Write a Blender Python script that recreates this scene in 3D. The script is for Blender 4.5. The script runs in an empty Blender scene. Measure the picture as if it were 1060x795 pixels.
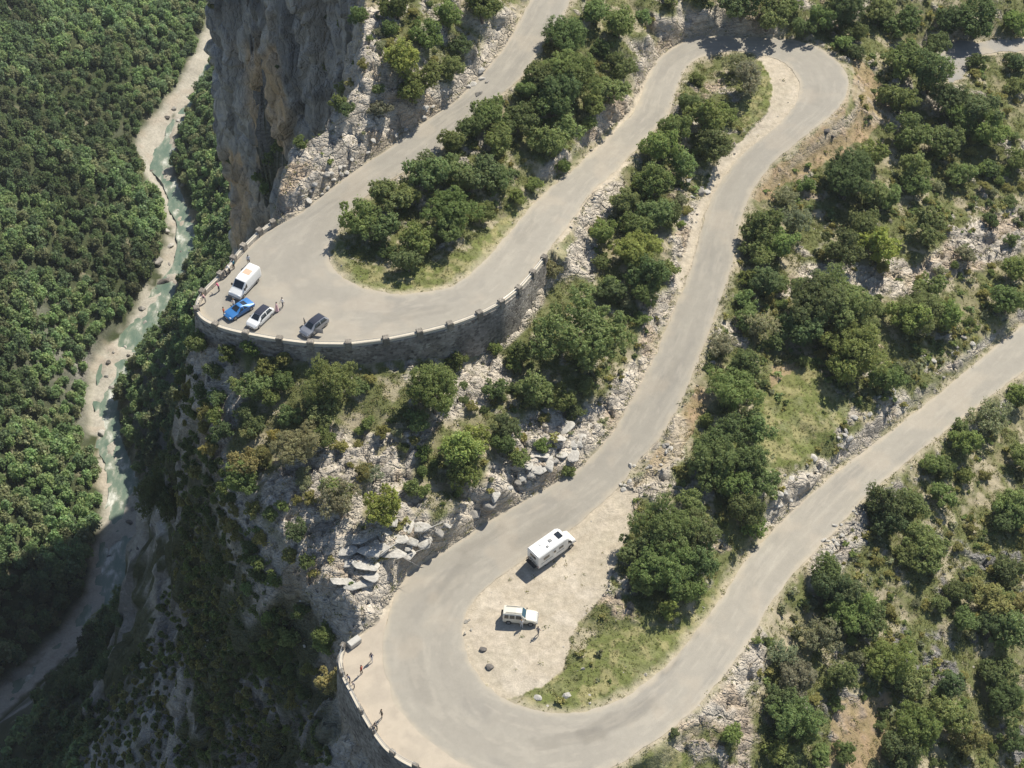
import bpy, bmesh, math, random
import numpy as np
from mathutils import Vector, Matrix
from mathutils.geometry import delaunay_2d_cdt

random.seed(7)
RNG = np.random.default_rng(11)
SC = bpy.context.scene
COL = SC.collection

# ------------------------------------------------------------------ camera model
FPX, CX, CY, HC = 1900.0, 530.0, 397.5, 181.0
S45 = math.sqrt(0.5)

def at(px, py, z):
    """world point at height z seen at pixel (px, py) of the 1060 x 795 photograph"""
    u, v = (px - CX) / FPX, -(py - CY) / FPX
    dx, dy, dz = u, (1 + v) * S45, (v - 1) * S45
    t = (z - HC) / dz
    return (dx * t, dy * t, z)

def project(x, y, z):
    d = (y + HC - z) * S45
    return CX + FPX * x / d, CY - FPX * S45 * (y - HC + z) / d

# ------------------------------------------------------------------ numpy noise
def _hash(ix, iy, seed):
    h = (ix.astype(np.int64) * 374761393 + iy.astype(np.int64) * 668265263 + seed * 1442695041) & 0xFFFFFFFF
    h = ((h ^ (h >> 13)) * 1274126177) & 0xFFFFFFFF
    h = (h ^ (h >> 16)) & 0xFFFFFFFF
    return h.astype(np.float64) / 4294967295.0

def vnoise(x, y, seed=0):
    ix, iy = np.floor(x), np.floor(y)
    fx, fy = x - ix, y - iy
    fx, fy = fx * fx * (3 - 2 * fx), fy * fy * (3 - 2 * fy)
    a, b = _hash(ix, iy, seed), _hash(ix + 1, iy, seed)
    c, d = _hash(ix, iy + 1, seed), _hash(ix + 1, iy + 1, seed)
    return (a + (b - a) * fx) * (1 - fy) + (c + (d - c) * fx) * fy

def fbm(x, y, octv=4, seed=0):
    s, a, t = 0.0, 0.5, 0.0
    for o in range(octv):
        s = s + a * vnoise(x * 2 ** o + 17.3 * o, y * 2 ** o - 9.1 * o, seed + o)
        t += a
        a *= 0.5
    return s / t

def worley(x, y, seed=0, tilt=0.0):
    """cell random value and distance to the cell border"""
    ix, iy = np.floor(x), np.floor(y)
    d1 = np.full(x.shape, 9.0); d2 = np.full(x.shape, 9.0); val = np.zeros(x.shape); tx = np.zeros(x.shape); ty = np.zeros(x.shape)
    for ox in (-1, 0, 1):
        for oy in (-1, 0, 1):
            cx, cy = ix + ox, iy + oy
            px = cx + 0.15 + 0.7 * _hash(cx, cy, seed + 1)
            py = cy + 0.15 + 0.7 * _hash(cx, cy, seed + 2)
            d = np.hypot(x - px, y - py)
            r = _hash(cx, cy, seed + 3)
            near = d < d1
            d2 = np.where(near, d1, np.minimum(d2, d))
            val = np.where(near, r, val); tx = np.where(near, x - px, tx); ty = np.where(near, y - py, ty)
            d1 = np.where(near, d, d1)
    if tilt: return val + tilt*(((val*7.13) % 1 - .5)*tx + ((val*13.7) % 1 - .5)*ty), d2 - d1
    return val, d2 - d1

def sstep(a, b, x):
    t = np.clip((x - a) / (b - a), 0, 1)
    return t * t * (3 - 2 * t)

def in_poly(px, py, poly):
    inside = np.zeros(px.shape, bool)
    n = len(poly)
    for i in range(n):
        x1, y1 = poly[i]; x2, y2 = poly[(i + 1) % n]
        if y1 == y2: continue
        c = ((y1 > py) != (y2 > py)) & (px < (x2 - x1) * (py - y1) / (y2 - y1) + x1)
        inside ^= c
    return inside

# ------------------------------------------------------------------ road traced as ground strips
def resample(pts, n):
    p = np.array(pts, float)
    s = np.r_[0, np.cumsum(np.hypot(*np.diff(p, axis=0).T))]
    t = np.linspace(0, s[-1], n)
    return np.c_[np.interp(t, s, p[:, 0]), np.interp(t, s, p[:, 1])]

def smooth_line(p, k=3, closed=False):
    p = p.copy()
    for _ in range(k):
        p[1:-1] = 0.25 * p[:-2] + 0.5 * p[1:-1] + 0.25 * p[2:]
    return p

# every section: two edges in photo pixels, heights along it, stations
SECT = [
 ('top', [(622,-135),(573,-45),(549,0),(523,49),(500,76),(472,105),(435,129),(404,153),(370,175),(336,201),(310,222)],
         [(665,-138),(615,-45),(590,0),(586,14),(562,45),(549,68),(534,86),(507,106),(494,118),(455,158),(423,175),(398,190),(372,208)],
         [(0,24.6),(.2,22.5),(.5,20.5),(1,17.6)], 150),
 ('A',   [(310,222),(290,232),(272,242),(257,257),(246,268),(240,280),(229,290),(212,306),(204,320),(212,332),(235,341),(257,346),(291,352),(323,356),(361,356.5),(398,352),(433,345),(465,337),(492,327),(517,314)],
         [(372,208),(355,233),(341,253),(338,264),(344,278),(355,287),(377,299),(413,305),(443,302),(467,297),(487,284)],
         [(0,17.6),(.3,16.3),(.6,16),(1,15.2)], 150),
 ('AB',  [(517,314),(535,300),(548,285),(561,268),(585,238),(594,226),(616,194),(628,186),(646,167),(672,142),(692,120)],
         [(487,284),(507,265),(521,248),(551,213),(570,194),(607,164),(641,132),(659,112)],
         [(0,15.2),(1,11)], 110),
 ('B',   [(692,120),(702,88),(710,69),(727,58),(749,53.5),(773,53),(795,57.6),(815,66),(826,81),(829,92),(823,110),(805,130)],
         [(659,112),(670,81),(680,61),(697,48),(717,39),(741,37),(771,38),(800,39),(817,40.5),(844,46.6),(861,57.6),(876,73.6),(880,86),(877,100),(866,115),(844,132)],
         [(0,11),(.5,9.6),(1,8.5)], 110),
 ('BC',  [(805,130),(786,145),(768,159),(754,177),(741,196),(734,212),(726,236),(719,265),(709,297),(697,322),(687,345),(680,366),(655,412),(638,442),(621,464),(601,484)],
         [(844,132),(822,150),(800,168),(778,197),(766,228),(758,273),(746,309),(734,345),(722,376),(700,425),(680,457),(650,491),(641,503)],
         [(0,8.5),(1,1.6)], 150),
 ('C',   [(601,484),(562,508),(513,535),(469,565),(440,582),(421,596),(407,620),(398,648),(396,680),(407,727),(433,760),(473,790),(510,805),(560,810),(600,806),(637,793)],
         [(641,503),(623,521),(604,538),(575,560),(542,579),(520,595),(497,613),(482,633),(478,653),(483,680),(500,707),(527,727),(567,738),(607,737)],
         [(0,1.6),(.35,.3),(.7,-.2),(1,-.9)], 150),
 ('exit',[(637,793),(687,762),(726,728),(774,667),(795,628),(821,593),(852,563),(899,511),(930,485),(973,450),(1000,430),(1060,384),(1130,330),(1235,250)],
         [(607,737),(643,726),(687,693),(717,658),(748,619),(765,589),(791,558),(826,524),(860,493),(878,480),(917,450),(969,410),(1034,356),(1060,336),(1125,284),(1228,205)],
         [(0,-.9),(.83,-10.5),(1,-12.8)], 185),
]
TERR = ([(403,632),(399,648),(397.5,680),(408,726),(434,759),(474,789),(511,804),(550,809)],
        [(389,647),(372,660),(359,670),(354,684),(358,700),(366,715),(378,738),(390,758),(402,774),(418,786),(445,799),(480,818),(530,836)],
        [(0,.2),(1,-.35)], 90)

def strip(a, b, zk, n):
    A, B = smooth_line(resample(a, n), 3), smooth_line(resample(b, n), 3)
    t = np.linspace(0, 1, n)
    z = np.interp(t, [k[0] for k in zk], [k[1] for k in zk])
    WA = np.array([at(A[i, 0], A[i, 1], z[i]) for i in range(n)])
    WB = np.array([at(B[i, 0], B[i, 1], z[i]) for i in range(n)])
    return WA, WB

RA, RB, RTAG = [], [], []
for name, a, b, zk, n in SECT:
    WA, WB = strip(a, b, zk, n)
    if RA:
        WA, WB = WA[1:], WB[1:]
    RA.append(WA); RB.append(WB); RTAG += [name] * len(WA)
RA, RB = np.vstack(RA), np.vstack(RB)
for k in range(6):                                    # smooth the joints between sections
    RA[1:-1] = .25*RA[:-2] + .5*RA[1:-1] + .25*RA[2:]
    RB[1:-1] = .25*RB[:-2] + .5*RB[1:-1] + .25*RB[2:]
RTAG = np.array(RTAG)
TA, TB = strip(*TERR)
CLEAR = ([(955,56),(972,47),(990,41),(1012,44),(1036,41),(1075,38)], [(984,86),(996,80),(1006,62),(1020,56),(1040,53),(1075,52)], [(0,2.6),(.5,2.2),(1,1.4)], 60)
KA, KB = strip(*CLEAR)

# ------------------------------------------------------------------ ground height: break lines
PTS = []
def bl(*pp):                      # pixel break points
    for px, py, z in pp: PTS.append(at(px, py, z))
def bw(*pp):                      # world break points
    for p in pp: PTS.append(p)

for i in range(0, len(RA), 3):    # the road itself
    tg = RTAG[i]
    if tg == 'A':
        for f in (1.0, .6): PTS.append(tuple(RA[i]*(1-f) + RB[i]*f))
    else:
        for f in (0, 1.0): PTS.append(tuple(RA[i]*(1-f) + RB[i]*f))
for i in range(0, len(TA), 4): PTS.append(tuple(TA[i]))
for i in range(0, len(KA), 5): PTS.append(tuple(KA[i])); PTS.append(tuple(KB[i]))

# foot of the big retaining wall round hairpin A
WALLZ = [(310,222,16.5),(290,232,15),(272,242,14),(257,257,12.5),(240,280,11.5),(212,306,10.5),(204,320,10.5),(212,332,11),(235,341,11.8),(257,346,12),(291,352,12),(323,356,11.5),(361,356.5,11),(398,352,10),(433,345,9.2),(465,337,8.8),(492,327,8.4),(517,314,8.4),(535,300,8.8),(548,285,9.2),(561,268,9.6)]
iA = np.where(RTAG == 'A')[0]
i0, i1 = iA[0], iA[-1] + 32
EDGE_A = RA[i0:i1]
ea_px = np.array([project(*p) for p in EDGE_A])
def outward(line, sign):
    d = np.gradient(line[:, :2], axis=0)
    d /= np.linalg.norm(d, axis=1)[:, None] + 1e-9
    return np.c_[d[:, 1], -d[:, 0]] * sign
NRM_A = outward(EDGE_A, 1.0)
ctr = (RB[i0:i1] - EDGE_A)[:, :2]
if (NRM_A * ctr).sum() > 0: NRM_A = -NRM_A
wk = np.array(WALLZ, float)
wk[:, 2] = 15.9 - (15.9 - wk[:, 2])*np.interp(wk[:, 0], [420, 500], [.60, 1.0])
FOOT_A = np.array([wk[np.argmin(np.hypot(wk[:, 0]-p[0], wk[:, 1]-p[1])), 2] for p in ea_px])
for _ in range(12): FOOT_A[1:-1] = .25*FOOT_A[:-2] + .5*FOOT_A[1:-1] + .25*FOOT_A[2:]
for i in range(4, len(EDGE_A), 4):
    q = EDGE_A[i, :2] + NRM_A[i] * 1.5
    PTS.append((q[0], q[1], FOOT_A[i]))
    if ea_px[i, 0] < 300 and ea_px[i, 1] < 326:            # steep rim left of the wall
        q = EDGE_A[i, :2] + NRM_A[i] * 5
        PTS.append((q[0], q[1], FOOT_A[i] - 14))
# foot of the terrace wall at hairpin C
NRM_T = outward(TB, 1.0)
if (NRM_T * (TA - TB)[:, :2]).sum() > 0: NRM_T = -NRM_T
for i in range(14, len(TB), 4):
    q = TB[i, :2] + NRM_T[i] * 1.5
    PTS.append((q[0], q[1], -6.0))
    q = TB[i, :2] + NRM_T[i] * 6
    PTS.append((q[0], q[1], -15.0))

# rocky ridge left of the top road, its rim and the gully behind
bl((318,196,19.8),(340,178,20.6),(372,156,21.6),(404,136,22.6),(440,108,23.6),(470,86,24),(500,52,24.5),(525,10,25.5),(545,-45,27))
bl((292,214,19.3),(278,198,19.6),(300,150,23),(335,128,25),(372,75,28.5),(374,0,31),(385,-60,33),(420,60,27.5),(440,0,29.5),(470,-50,30))
bw((-42,202,-20),(-44,214,-45),(-38,226,-30),(-33,240,-18),(-26,252,0),(-43,246,-80),(-55,255,-130),(-60,225,-100),(-52,205,-60))
# island between the top road and the leg below, bank and rock cut round hairpin B
bl((560,120,17.5),(600,60,18),(620,110,15.5),(585,165,14.8),(520,170,17),(450,215,16.8),(400,250,16.5),(470,240,16.4))
bl((652,92,15.6),(664,56,15.4),(676,38,15.2),(700,20,14.6),(730,13,14.2),(765,16,13),(800,22,11.8),(836,34,10))
bl((640,40,17.5),(650,0,18),(700,-10,16.4),(760,-10,15),(820,0,13),(600,10,20.2))
bl((860,30,9),(905,62,7.5),(903,100,5.6),(915,125,3.8),(880,140,5.6),(850,165,5.6),(815,195,5),(800,225,5))
# right hand hillside
bl((900,0,9.5),(960,0,7.5),(1060,0,5),(1060,-45,6),(1060,90,0),(960,140,.5),(1060,200,-3.6),(900,200,2.6),(850,250,2.6),(1000,250,-3.5),(930,280,-1.2),(820,290,2.6),(1060,300,-7.4),(960,340,-4.2),(860,320,.4),(790,340,2.4),(880,390,-2.4),(760,410,2.2),(820,430,-.8),(740,480,1.2),(780,520,-1.6),(720,540,.4),(700,620,-1),(660,640,-.2))
bl((940,388,-4.6),(910,420,-4.0),(870,452,-3.4),(838,482,-2.6),(815,510,-2.4),(1000,350,-5.9),(1040,328,-7.6))
# lay-by inside hairpin C
bl((650,530,1.0),(620,590,.5),(560,640,.15),(520,690,-.1),(580,700,-.3),(640,690,-.8),(690,670,-1.5))
# slope between the lay-by road and the wall of hairpin A
bl((412,576,3.6),(425,560,4.6),(447,548,5),(480,527,5.2),(520,505,5),(560,482,4.2),(590,466,3.4))
bl((380,610,3),(372,640,1.4),(345,600,3.4),(390,560,5.6),(340,540,6.2),(300,560,4.4),(430,480,7.6),(360,470,8.6),(300,460,9.2),(500,440,7.4),(560,420,6),(620,400,5),(640,350,6.4),(560,350,8.4),(600,280,9.6),(560,300,10),(640,240,9.6),(690,250,8.4),(660,190,10.4),(700,170,9.6),(640,310,7.6),(400,430,10.2),(300,400,12.2),(260,400,11.6),(340,398,12),(400,398,11.6))
bl((715,120,10),(740,100,9.8),(770,80,9.6),(790,110,9),(740,150,9))
# rim and cliff below it
bl((196,350,11.2),(206,395,9),(216,460,6.2),(232,520,2.6),(258,585,-1),(298,635,-3),(334,668,-4),(250,440,9.4),(262,500,6.6),(285,550,4.2),(318,610,1.4))
for (px, py, z), (nx, ny) in zip([(196,350,11.2),(206,395,9),(216,460,6.2),(232,520,2.6),(258,585,-1),(298,635,-3),(334,668,-4)], [(-1,.05),(-1,-.1),(-.93,-.35),(-.85,-.5),(-.8,-.6),(-.76,-.65),(-.74,-.67)]):
    x, y, _ = at(px, py, z)
    for k, h in ((2.5, 9), (5.5, 22), (11, 52)):
        if not (k > 10 and py < 450): bw((x + nx*k, y + ny*k, z - h))
for i in range(14, len(TB), 5):
    if project(*TB[i])[0] < 405: bw((TB[i, 0] + NRM_T[i, 0]*13, TB[i, 1] + NRM_T[i, 1]*13, -52.0))
bl((165,430,-66),(180,520,-58),(210,620,-56))
bl((156,480,-125),(177,560,-120),(197,640,-122),(213,720,-124),(218,800,-126),(232,900,-128))
bl((180,556,-202),(163,615,-204),(130,680,-206),(100,735,-208),(60,800,-210),(0,890,-210))
bw((-15,105,-26),(10,98,-20),(40,95,-18),(-30,80,-60),(30,60,-44),(-60,90,-150),(90,90,-42),(160,60,-70),(230,100,-75),(60,50,-60),(-60,50,-190),(-120,100,-235),(230,30,-100),(-40,30,-200),(-100,30,-240))
# lower right hillside
bl((700,795,-4.5),(760,740,-5.2),(800,690,-6),(850,620,-7),(900,560,-7.6),(960,500,-9),(1010,450,-10.4),(1060,420,-11.8),(1060,520,-14.5),(1060,640,-18.5),(1060,795,-24),(900,795,-14.5),(800,795,-9.5),(960,650,-13.5),(850,720,-9),(640,830,-5),(560,845,-6),(490,830,-7),(470,850,-12))
# land outside the frame
bw((130,140,-42),(230,150,-60),(130,220,-24),(230,240,-40),(140,300,-8),(240,330,-16),(80,290,7),(30,285,26),(-12,275,33),(-16,310,36),(30,330,33),(80,360,22),(-30,335,36),(-36,400,32),(-20,465,22),(40,430,34),(100,450,20),(240,450,-10),(30,495,22),(120,520,0),(240,560,-30))
NOSE = [(-12,262),(-22,266),(-33,273),(-44,284),(-53,297),(-58.5,310),(-61,326),(-61,346),(-58,380),(-50,430),(-38,480),(-10,512),(40,530)]
for k, (x, y) in enumerate(NOSE):
    q = NOSE[min(k+1, len(NOSE)-1)]; p = NOSE[max(k-1, 0)]
    t = Vector((q[0]-p[0], q[1]-p[1])).normalized()
    n = Vector((-t.y, t.x))
    if k >= 2:
        bw((x - n.x*5, y - n.y*5, 33))
        bw((x + n.x*1.0, y + n.y*1.0, -150 if k > 3 else -60 - 30*k))
        bw((x + n.x*9, y + n.y*9, -172 if k > 3 else -90 - 25*k))
# river: bed left (outer gravel), water left, water right, bed right
ZR = -260.0
WL = [(232,-20),(224,30),(218,60),(205,84),(192,108),(170,136),(154,170),(161,187),(170,200),(178,228),(181,257),(170,285),(158,299),(150,319),(136,336),(113,361),(99,384),(97,424),(101,465),(110,494),(112,530),(100,575),(97,609),(78,645),(38,688),(0,717),(-60,760)]
WR = [(240,-20),(231,30),(225,58),(211,80),(200,105),(184,132),(177,170),(181,187),(188,202),(199,228),(202,248),(195,271),(184,293),(176,318),(167,336),(139,367),(124.5,398),(121,424),(124,452),(137,486),(155,520),(158,549),(139,597),(106,640),(70,678),(35,712),(0,742),(-50,785)]
GL = [(222,-20),(213,30),(203,60),(184,94),(156,132),(140,154),(150,187),(162,200),(172,228),(174,257),(158,285),(148,300),(143,319),(130,336),(107,361),(93,384),(91,424),(94,465),(104,493),(106,530),(94,575),(90,609),(71,643),(32,684),(-6,712),(-66,755)]
nR = 160
WLw, WRw, GLw = [np.array([at(p[0], p[1], ZR) for p in smooth_line(resample(q, nR), 2)]) for q in (WL, WR, GL)]
for i in range(0, nR, 3):
    c = .5*(WLw[i] + WRw[i])
    PTS.append((c[0], c[1], ZR - 1.4))
    PTS.append((GLw[i, 0], GLw[i, 1], ZR + 2.0))
    PTS.append((WLw[i, 0], WLw[i, 1], ZR + .2))
    PTS.append((WRw[i, 0]+.5, WRw[i, 1], ZR + .2))
bw((-128,620,-252),(-120,700,-255))
bw((-96,330,-236),(-99,400,-232),(-96,480,-232),(-92,560,-236),(-84,640,-236),(-104,360,-247),(-76,400,-205),(-72,470,-205),(-60,540,-200),(-20,580,-190),(40,620,-180),(120,680,-170),(230,720,-160),(60,900,-200),(230,900,-190),(-60,760,-235),(-60,900,-220))
# far (left) bank
bl((0,0,-214),(90,0,-236),(0,130,-220),(80,130,-240),(0,250,-225),(84,250,-244),(0,350,-231),(50,400,-246),(0,450,-238),(50,490,-249),(0,560,-247),(45,600,-253),(70,560,-255),(0,660,-257),(60,630,-258),(150,30,-248),(180,-20,-250),(90,-40,-236),(-10,-60,-212))
bw((-235,640,-192),(-215,520,-196),(-205,430,-200),(-200,340,-200),(-190,250,-210),(-200,120,-215),(-330,640,-120),(-330,480,-115),(-330,330,-120),(-330,150,-140),(-330,20,-150),(-240,20,-210),(-330,900,-140),(-180,760,-225),(-150,900,-235),(-240,900,-190),(-120,800,-252),(-110,900,-255))

XS = np.r_[np.arange(-340,-78,1.3), np.arange(-78,-50,.5), np.arange(-50,86,.25), np.arange(86,110,1.), np.arange(110,236,4.)]
YS = np.r_[np.arange(25,100,2.5), np.arange(100,112,.75), np.arange(112,262,.25), np.arange(262,300,.6), np.arange(300,690,1.3), np.arange(690,905,6.)]
NX, NY = len(XS), len(YS)
GX, GY = np.meshgrid(XS, YS)

def interp_tri(P):
    out = delaunay_2d_cdt([Vector((p[0], p[1])) for p in P], [], [], 0, 1e-3)
    vs, fs, orig = out[0], out[2], out[3]
    vz = [P[o[0]][2] if o else -100.0 for o in orig]
    Z = np.full((NY, NX), np.nan)
    for f in fs:
        a, b, c = [vs[k] for k in f]; za, zb, zc = [vz[k] for k in f]
        ix0, ix1 = np.searchsorted(XS, [min(a.x, b.x, c.x) - 1e-6, max(a.x, b.x, c.x) + 1e-6])
        iy0, iy1 = np.searchsorted(YS, [min(a.y, b.y, c.y) - 1e-6, max(a.y, b.y, c.y) + 1e-6])
        if ix1 <= ix0 or iy1 <= iy0: continue
        X, Y = GX[iy0:iy1, ix0:ix1], GY[iy0:iy1, ix0:ix1]
        det = (b.y-c.y)*(a.x-c.x) + (c.x-b.x)*(a.y-c.y)
        if abs(det) < 1e-9: continue
        l1 = ((b.y-c.y)*(X-c.x) + (c.x-b.x)*(Y-c.y)) / det
        l2 = ((c.y-a.y)*(X-c.x) + (a.x-c.x)*(Y-c.y)) / det
        l3 = 1 - l1 - l2
        m = (l1 >= -1e-6) & (l2 >= -1e-6) & (l3 >= -1e-6)
        z = l1*za + l2*zb + l3*zc
        sub = Z[iy0:iy1, ix0:ix1]; sub[m] = z[m]
    return Z
for x in (-345, -200, -60, 60, 240):
    for y, dz in ((20, 0), (910, 0)):
        j = min(PTS, key=lambda p: (p[0]-x)**2 + (p[1]-y)**2); PTS.append((x, y, j[2]))
for y in (200, 350, 500, 700):
    for x in (-345, 240):
        j = min(PTS, key=lambda p: (p[0]-x)**2 + (p[1]-y)**2); PTS.append((x, y, j[2]))
BASE = interp_tri(PTS)
BASE[np.isnan(BASE)] = np.nanmean(BASE)

def blur(Z, it):
    for _ in range(it):
        Q = np.pad(Z, 1, mode='edge')
        Z = .25*Q[1:-1,1:-1] + .125*(Q[:-2,1:-1]+Q[2:,1:-1]+Q[1:-1,:-2]+Q[1:-1,2:]) + .0625*(Q[:-2,:-2]+Q[:-2,2:]+Q[2:,:-2]+Q[2:,2:])
    return Z
BASE = blur(BASE, 10)

_wp = [tuple(p[:2]) for p in WLw] + [tuple(p[:2]) for p in WRw[::-1]]
_wm = in_poly(GX, GY, _wp).astype(float)
_wide = blur((blur(_wm, 2) > .05).astype(float), 2)
BASE = np.where(_wide > .02, np.minimum(BASE, BASE*(1 - _wide) + (ZR + .25)*_wide), BASE)
BASE = np.where(_wm > .5, np.minimum(BASE, ZR - .6), BASE)
# ------------------------------------------------------------------ carve the road into the ground
Z = BASE.copy()
RZ = np.full(Z.shape, np.nan)
ED = np.full(Z.shape, 99.0); EZ = np.zeros(Z.shape); EB = np.ones(Z.shape)

def raster(tri, out):
    a, b, c = tri
    x0, x1 = min(a[0], b[0], c[0]), max(a[0], b[0], c[0]); y0, y1 = min(a[1], b[1], c[1]), max(a[1], b[1], c[1])
    ix0, ix1 = np.searchsorted(XS, [x0 - 1e-6, x1 + 1e-6]); iy0, iy1 = np.searchsorted(YS, [y0 - 1e-6, y1 + 1e-6])
    if ix1 <= ix0 or iy1 <= iy0: return
    X, Y = GX[iy0:iy1, ix0:ix1], GY[iy0:iy1, ix0:ix1]
    det = (b[1]-c[1])*(a[0]-c[0]) + (c[0]-b[0])*(a[1]-c[1])
    if abs(det) < 1e-9: return
    l1 = ((b[1]-c[1])*(X-c[0]) + (c[0]-b[0])*(Y-c[1])) / det
    l2 = ((c[1]-a[1])*(X-c[0]) + (a[0]-c[0])*(Y-c[1])) / det
    l3 = 1 - l1 - l2
    m = (l1 >= -1e-5) & (l2 >= -1e-5) & (l3 >= -1e-5)
    sub = out[iy0:iy1, ix0:ix1]; sub[m] = (l1*a[2] + l2*b[2] + l3*c[2])[m]

def edge_pts(line, bank):
    for i in range(len(line) - 1):
        for f in (0, .5):
            p = line[i]*(1-f) + line[i+1]*f
            x, y, z = p; w = max(6.0, bank[i]+1)
            ix0, ix1 = np.searchsorted(XS, [x - w, x + w]); iy0, iy1 = np.searchsorted(YS, [y - w, y + w])
            d = np.hypot(GX[iy0:iy1, ix0:ix1] - x, GY[iy0:iy1, ix0:ix1] - y)
            sub = ED[iy0:iy1, ix0:ix1]; m = d < sub
            sub[m] = d[m]; EZ[iy0:iy1, ix0:ix1][m] = z; EB[iy0:iy1, ix0:ix1][m] = bank[i]

for WA, WB in ((RA, RB), (TA, TB), (KA, KB)):
    for i in range(len(WA) - 1):
        raster((WA[i], WA[i+1], WB[i+1]), RZ); raster((WA[i], WB[i+1], WB[i]), RZ)
bankA = np.full(len(RA), 2.4); bankB = np.full(len(RB), 2.4)
pa = np.array([project(*p) for p in RA]); pb = np.array([project(*p) for p in RB])
bankA[RTAG == 'top'] = 1.1
bankA[i0:i1] = .4
bankB[(pb[:, 0] > 655) & (pb[:, 0] < 812) & (pb[:, 1] < 112)] = 1.0
bankA[(pa[:, 0] > 405) & (pa[:, 0] < 605) & (pa[:, 1] > 480) & (pa[:, 1] < 640)] = .9
bankB[RTAG == 'exit'] = 1.6
bankT = np.full(len(TB), .4); bankT[:12] = 1.2
edge_pts(RA, bankA); edge_pts(RB, bankB); edge_pts(TB, bankT); edge_pts(KA, np.full(len(KA), 2.)); edge_pts(KB, np.full(len(KB), 2.))
inside = ~np.isnan(RZ)
w = sstep(0.1, 1.0, ED / EB)
OUT = np.where(ED < 50, (EZ - .03)*(1 - w) + BASE*w, BASE)
PX, PY = project(GX, GY, OUT)
FREE = np.where(inside, 0, sstep(.3, 1.5, ED)); NEAR = np.where(inside, 0, sstep(.08, .35, ED))        # how far the ground is free of the road

# ------------------------------------------------------------------ what the ground is made of
def pmask(poly, soft=9, seed=3):
    jx = (fbm(GX*.35, GY*.35, 3, seed) - .5) * soft * 4
    jy = (fbm(GX*.35 + 50, GY*.35, 3, seed+5) - .5) * soft * 4
    return in_poly(PX + jx, PY + jy, poly)
def anyof(polys, soft=5, seed=3):
    m = np.zeros(Z.shape, bool)
    for p in polys: m |= pmask(p, soft, seed)
    return m
GRAVEL = [[(641,503),(662,510),(655,540),(640,580),(628,612),(606,640),(590,662),(585,690),(560,712),(520,724),(500,708),(480,680),(474,653),(480,633),(518,592),(575,558)],
          [(782,52),(815,62),(834,91),(827,110),(800,138),(768,163),(745,195),(732,216),(726,240),(718,270),(706,300),(699,292),(710,250),(722,215),(733,185),(752,160),(780,132),(797,110),(800,82)],
          [(389,644),(421,590),(440,578),(430,600),(404,640),(380,664)], [(640,165),(655,168),(610,205),(590,240),(576,252),(580,230)],
          [(652,112),(668,76),(684,60),(676,84),(664,112),(640,138),(612,166),(596,176)], [(366,660),(400,640),(396,668),(366,690)]]
GRASS = [[(342,270),(352,290),(377,303),(413,309),(443,306),(470,300),(490,287),(524,250),(556,213),(540,208),(505,245),(470,262),(440,276),(400,282),(365,268),(350,240)],
         [(588,690),(630,650),(700,650),(742,600),(765,586),(717,660),(687,697),(643,730),(607,741),(567,742),(530,728),(560,708)],
         [(770,430),(800,400),(840,372),(880,420),(860,455),(820,480),(780,490),(755,480)],
         [(562,264),(590,236),(600,240),(580,268)], [(790,58),(806,85),(800,110),(770,135),(760,120),(775,70)], [(640,800),(690,765),(720,790),(700,830),(620,840)],
         [(866,55),(884,84),(886,110),(872,124),(880,95),(872,72)]]
ROCK = [[(283,230),(272,195),(300,148),(330,125),(366,75),(372,0),(430,-20),(404,50),(392,100),(420,118),(455,100),(490,60),(522,20),(530,40),(505,76),(475,105),(437,131),(404,155),(372,177),(338,203),(312,224)],
        [(300,470),(345,440),(400,445),(430,500),(452,540),(440,580),(412,612),(378,660),(330,650),(300,580),(270,520)],
        [(540,430),(615,415),(655,390),(690,350),(660,410),(640,440),(602,486),(540,520),(490,545),(455,565),(455,540),(500,500)],
        [(596,220),(640,175),(650,190),(625,235),(610,290),(575,285),(562,300),(568,275)], [(700,220),(728,205),(714,262),(696,312),(676,365),(655,405),(640,400),(690,300)],
        [(800,290),(860,265),(950,275),(1000,235),(1060,215),(1060,260),(960,300),(900,310),(860,290),(800,310)],
        [(795,528),(828,486),(850,472),(862,482),(826,525),(795,556)], [(868,468),(905,432),(937,402),(946,412),(900,450),(878,472)], [(960,392),(1000,366),(1012,366),(985,384)],
        [(838,575),(870,545),(892,520),(896,560),(866,600),(842,612)], [(690,768),(730,730),(770,668),(795,662),(795,690),(770,720),(785,760),(770,800),(750,745)],
        [(200,350),(235,345),(260,400),(235,470),(270,560),(300,640),(260,620),(215,500),(195,420)], [(475,380),(520,365),(530,390),(500,420),(440,450),(420,500),(380,470),(440,440)],
        [(655,110),(672,60),(700,22),(800,16),(806,34),(742,32),(700,40),(676,68),(662,100)], [(636,505),(680,480),(700,430),(716,440),(690,510),(660,520)]]
DRY = [[(880,80),(905,105),(922,128),(905,140),(850,172),(815,190),(800,212),(778,205),(800,172),(850,130)], [(880,55),(915,95),(925,125),(900,110),(884,84)],
       [(700,440),(722,395),(735,400),(722,440),(690,490),(655,500)], [(800,380),(830,372),(828,410),(800,420)], [(860,728),(920,720),(915,795),(860,795)]]
core = (GX > -76) & (GX < 108) & (GY > 100) & (GY < 300)
mG, mS, mR, mD = anyof(GRAVEL, 2.2), anyof(GRASS, 3), anyof(ROCK, 5), anyof(DRY, 5)
dZy, dZx = np.gradient(OUT, YS, XS)
SLOPE = np.hypot(dZx, dZy)
steep = sstep(.85, 1.7, blur(SLOPE, 2))
n1 = fbm(GX*.16, GY*.16, 4, 21); n2 = fbm(GX*.7, GY*.7, 4, 31); n3 = fbm(GX*2.1, GY*2.1, 3, 41)
rockf = np.clip(blur(mR.astype(float), 3) * sstep(.30, .5, n2*.7 + n1*.5) + .0, 0, 1)
rockf = np.maximum(rockf, steep * (GX < 1e9))
rockf = np.maximum(rockf, sstep(.60, .70, n2*.5 + n1*.55) * .85 * core)
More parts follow.
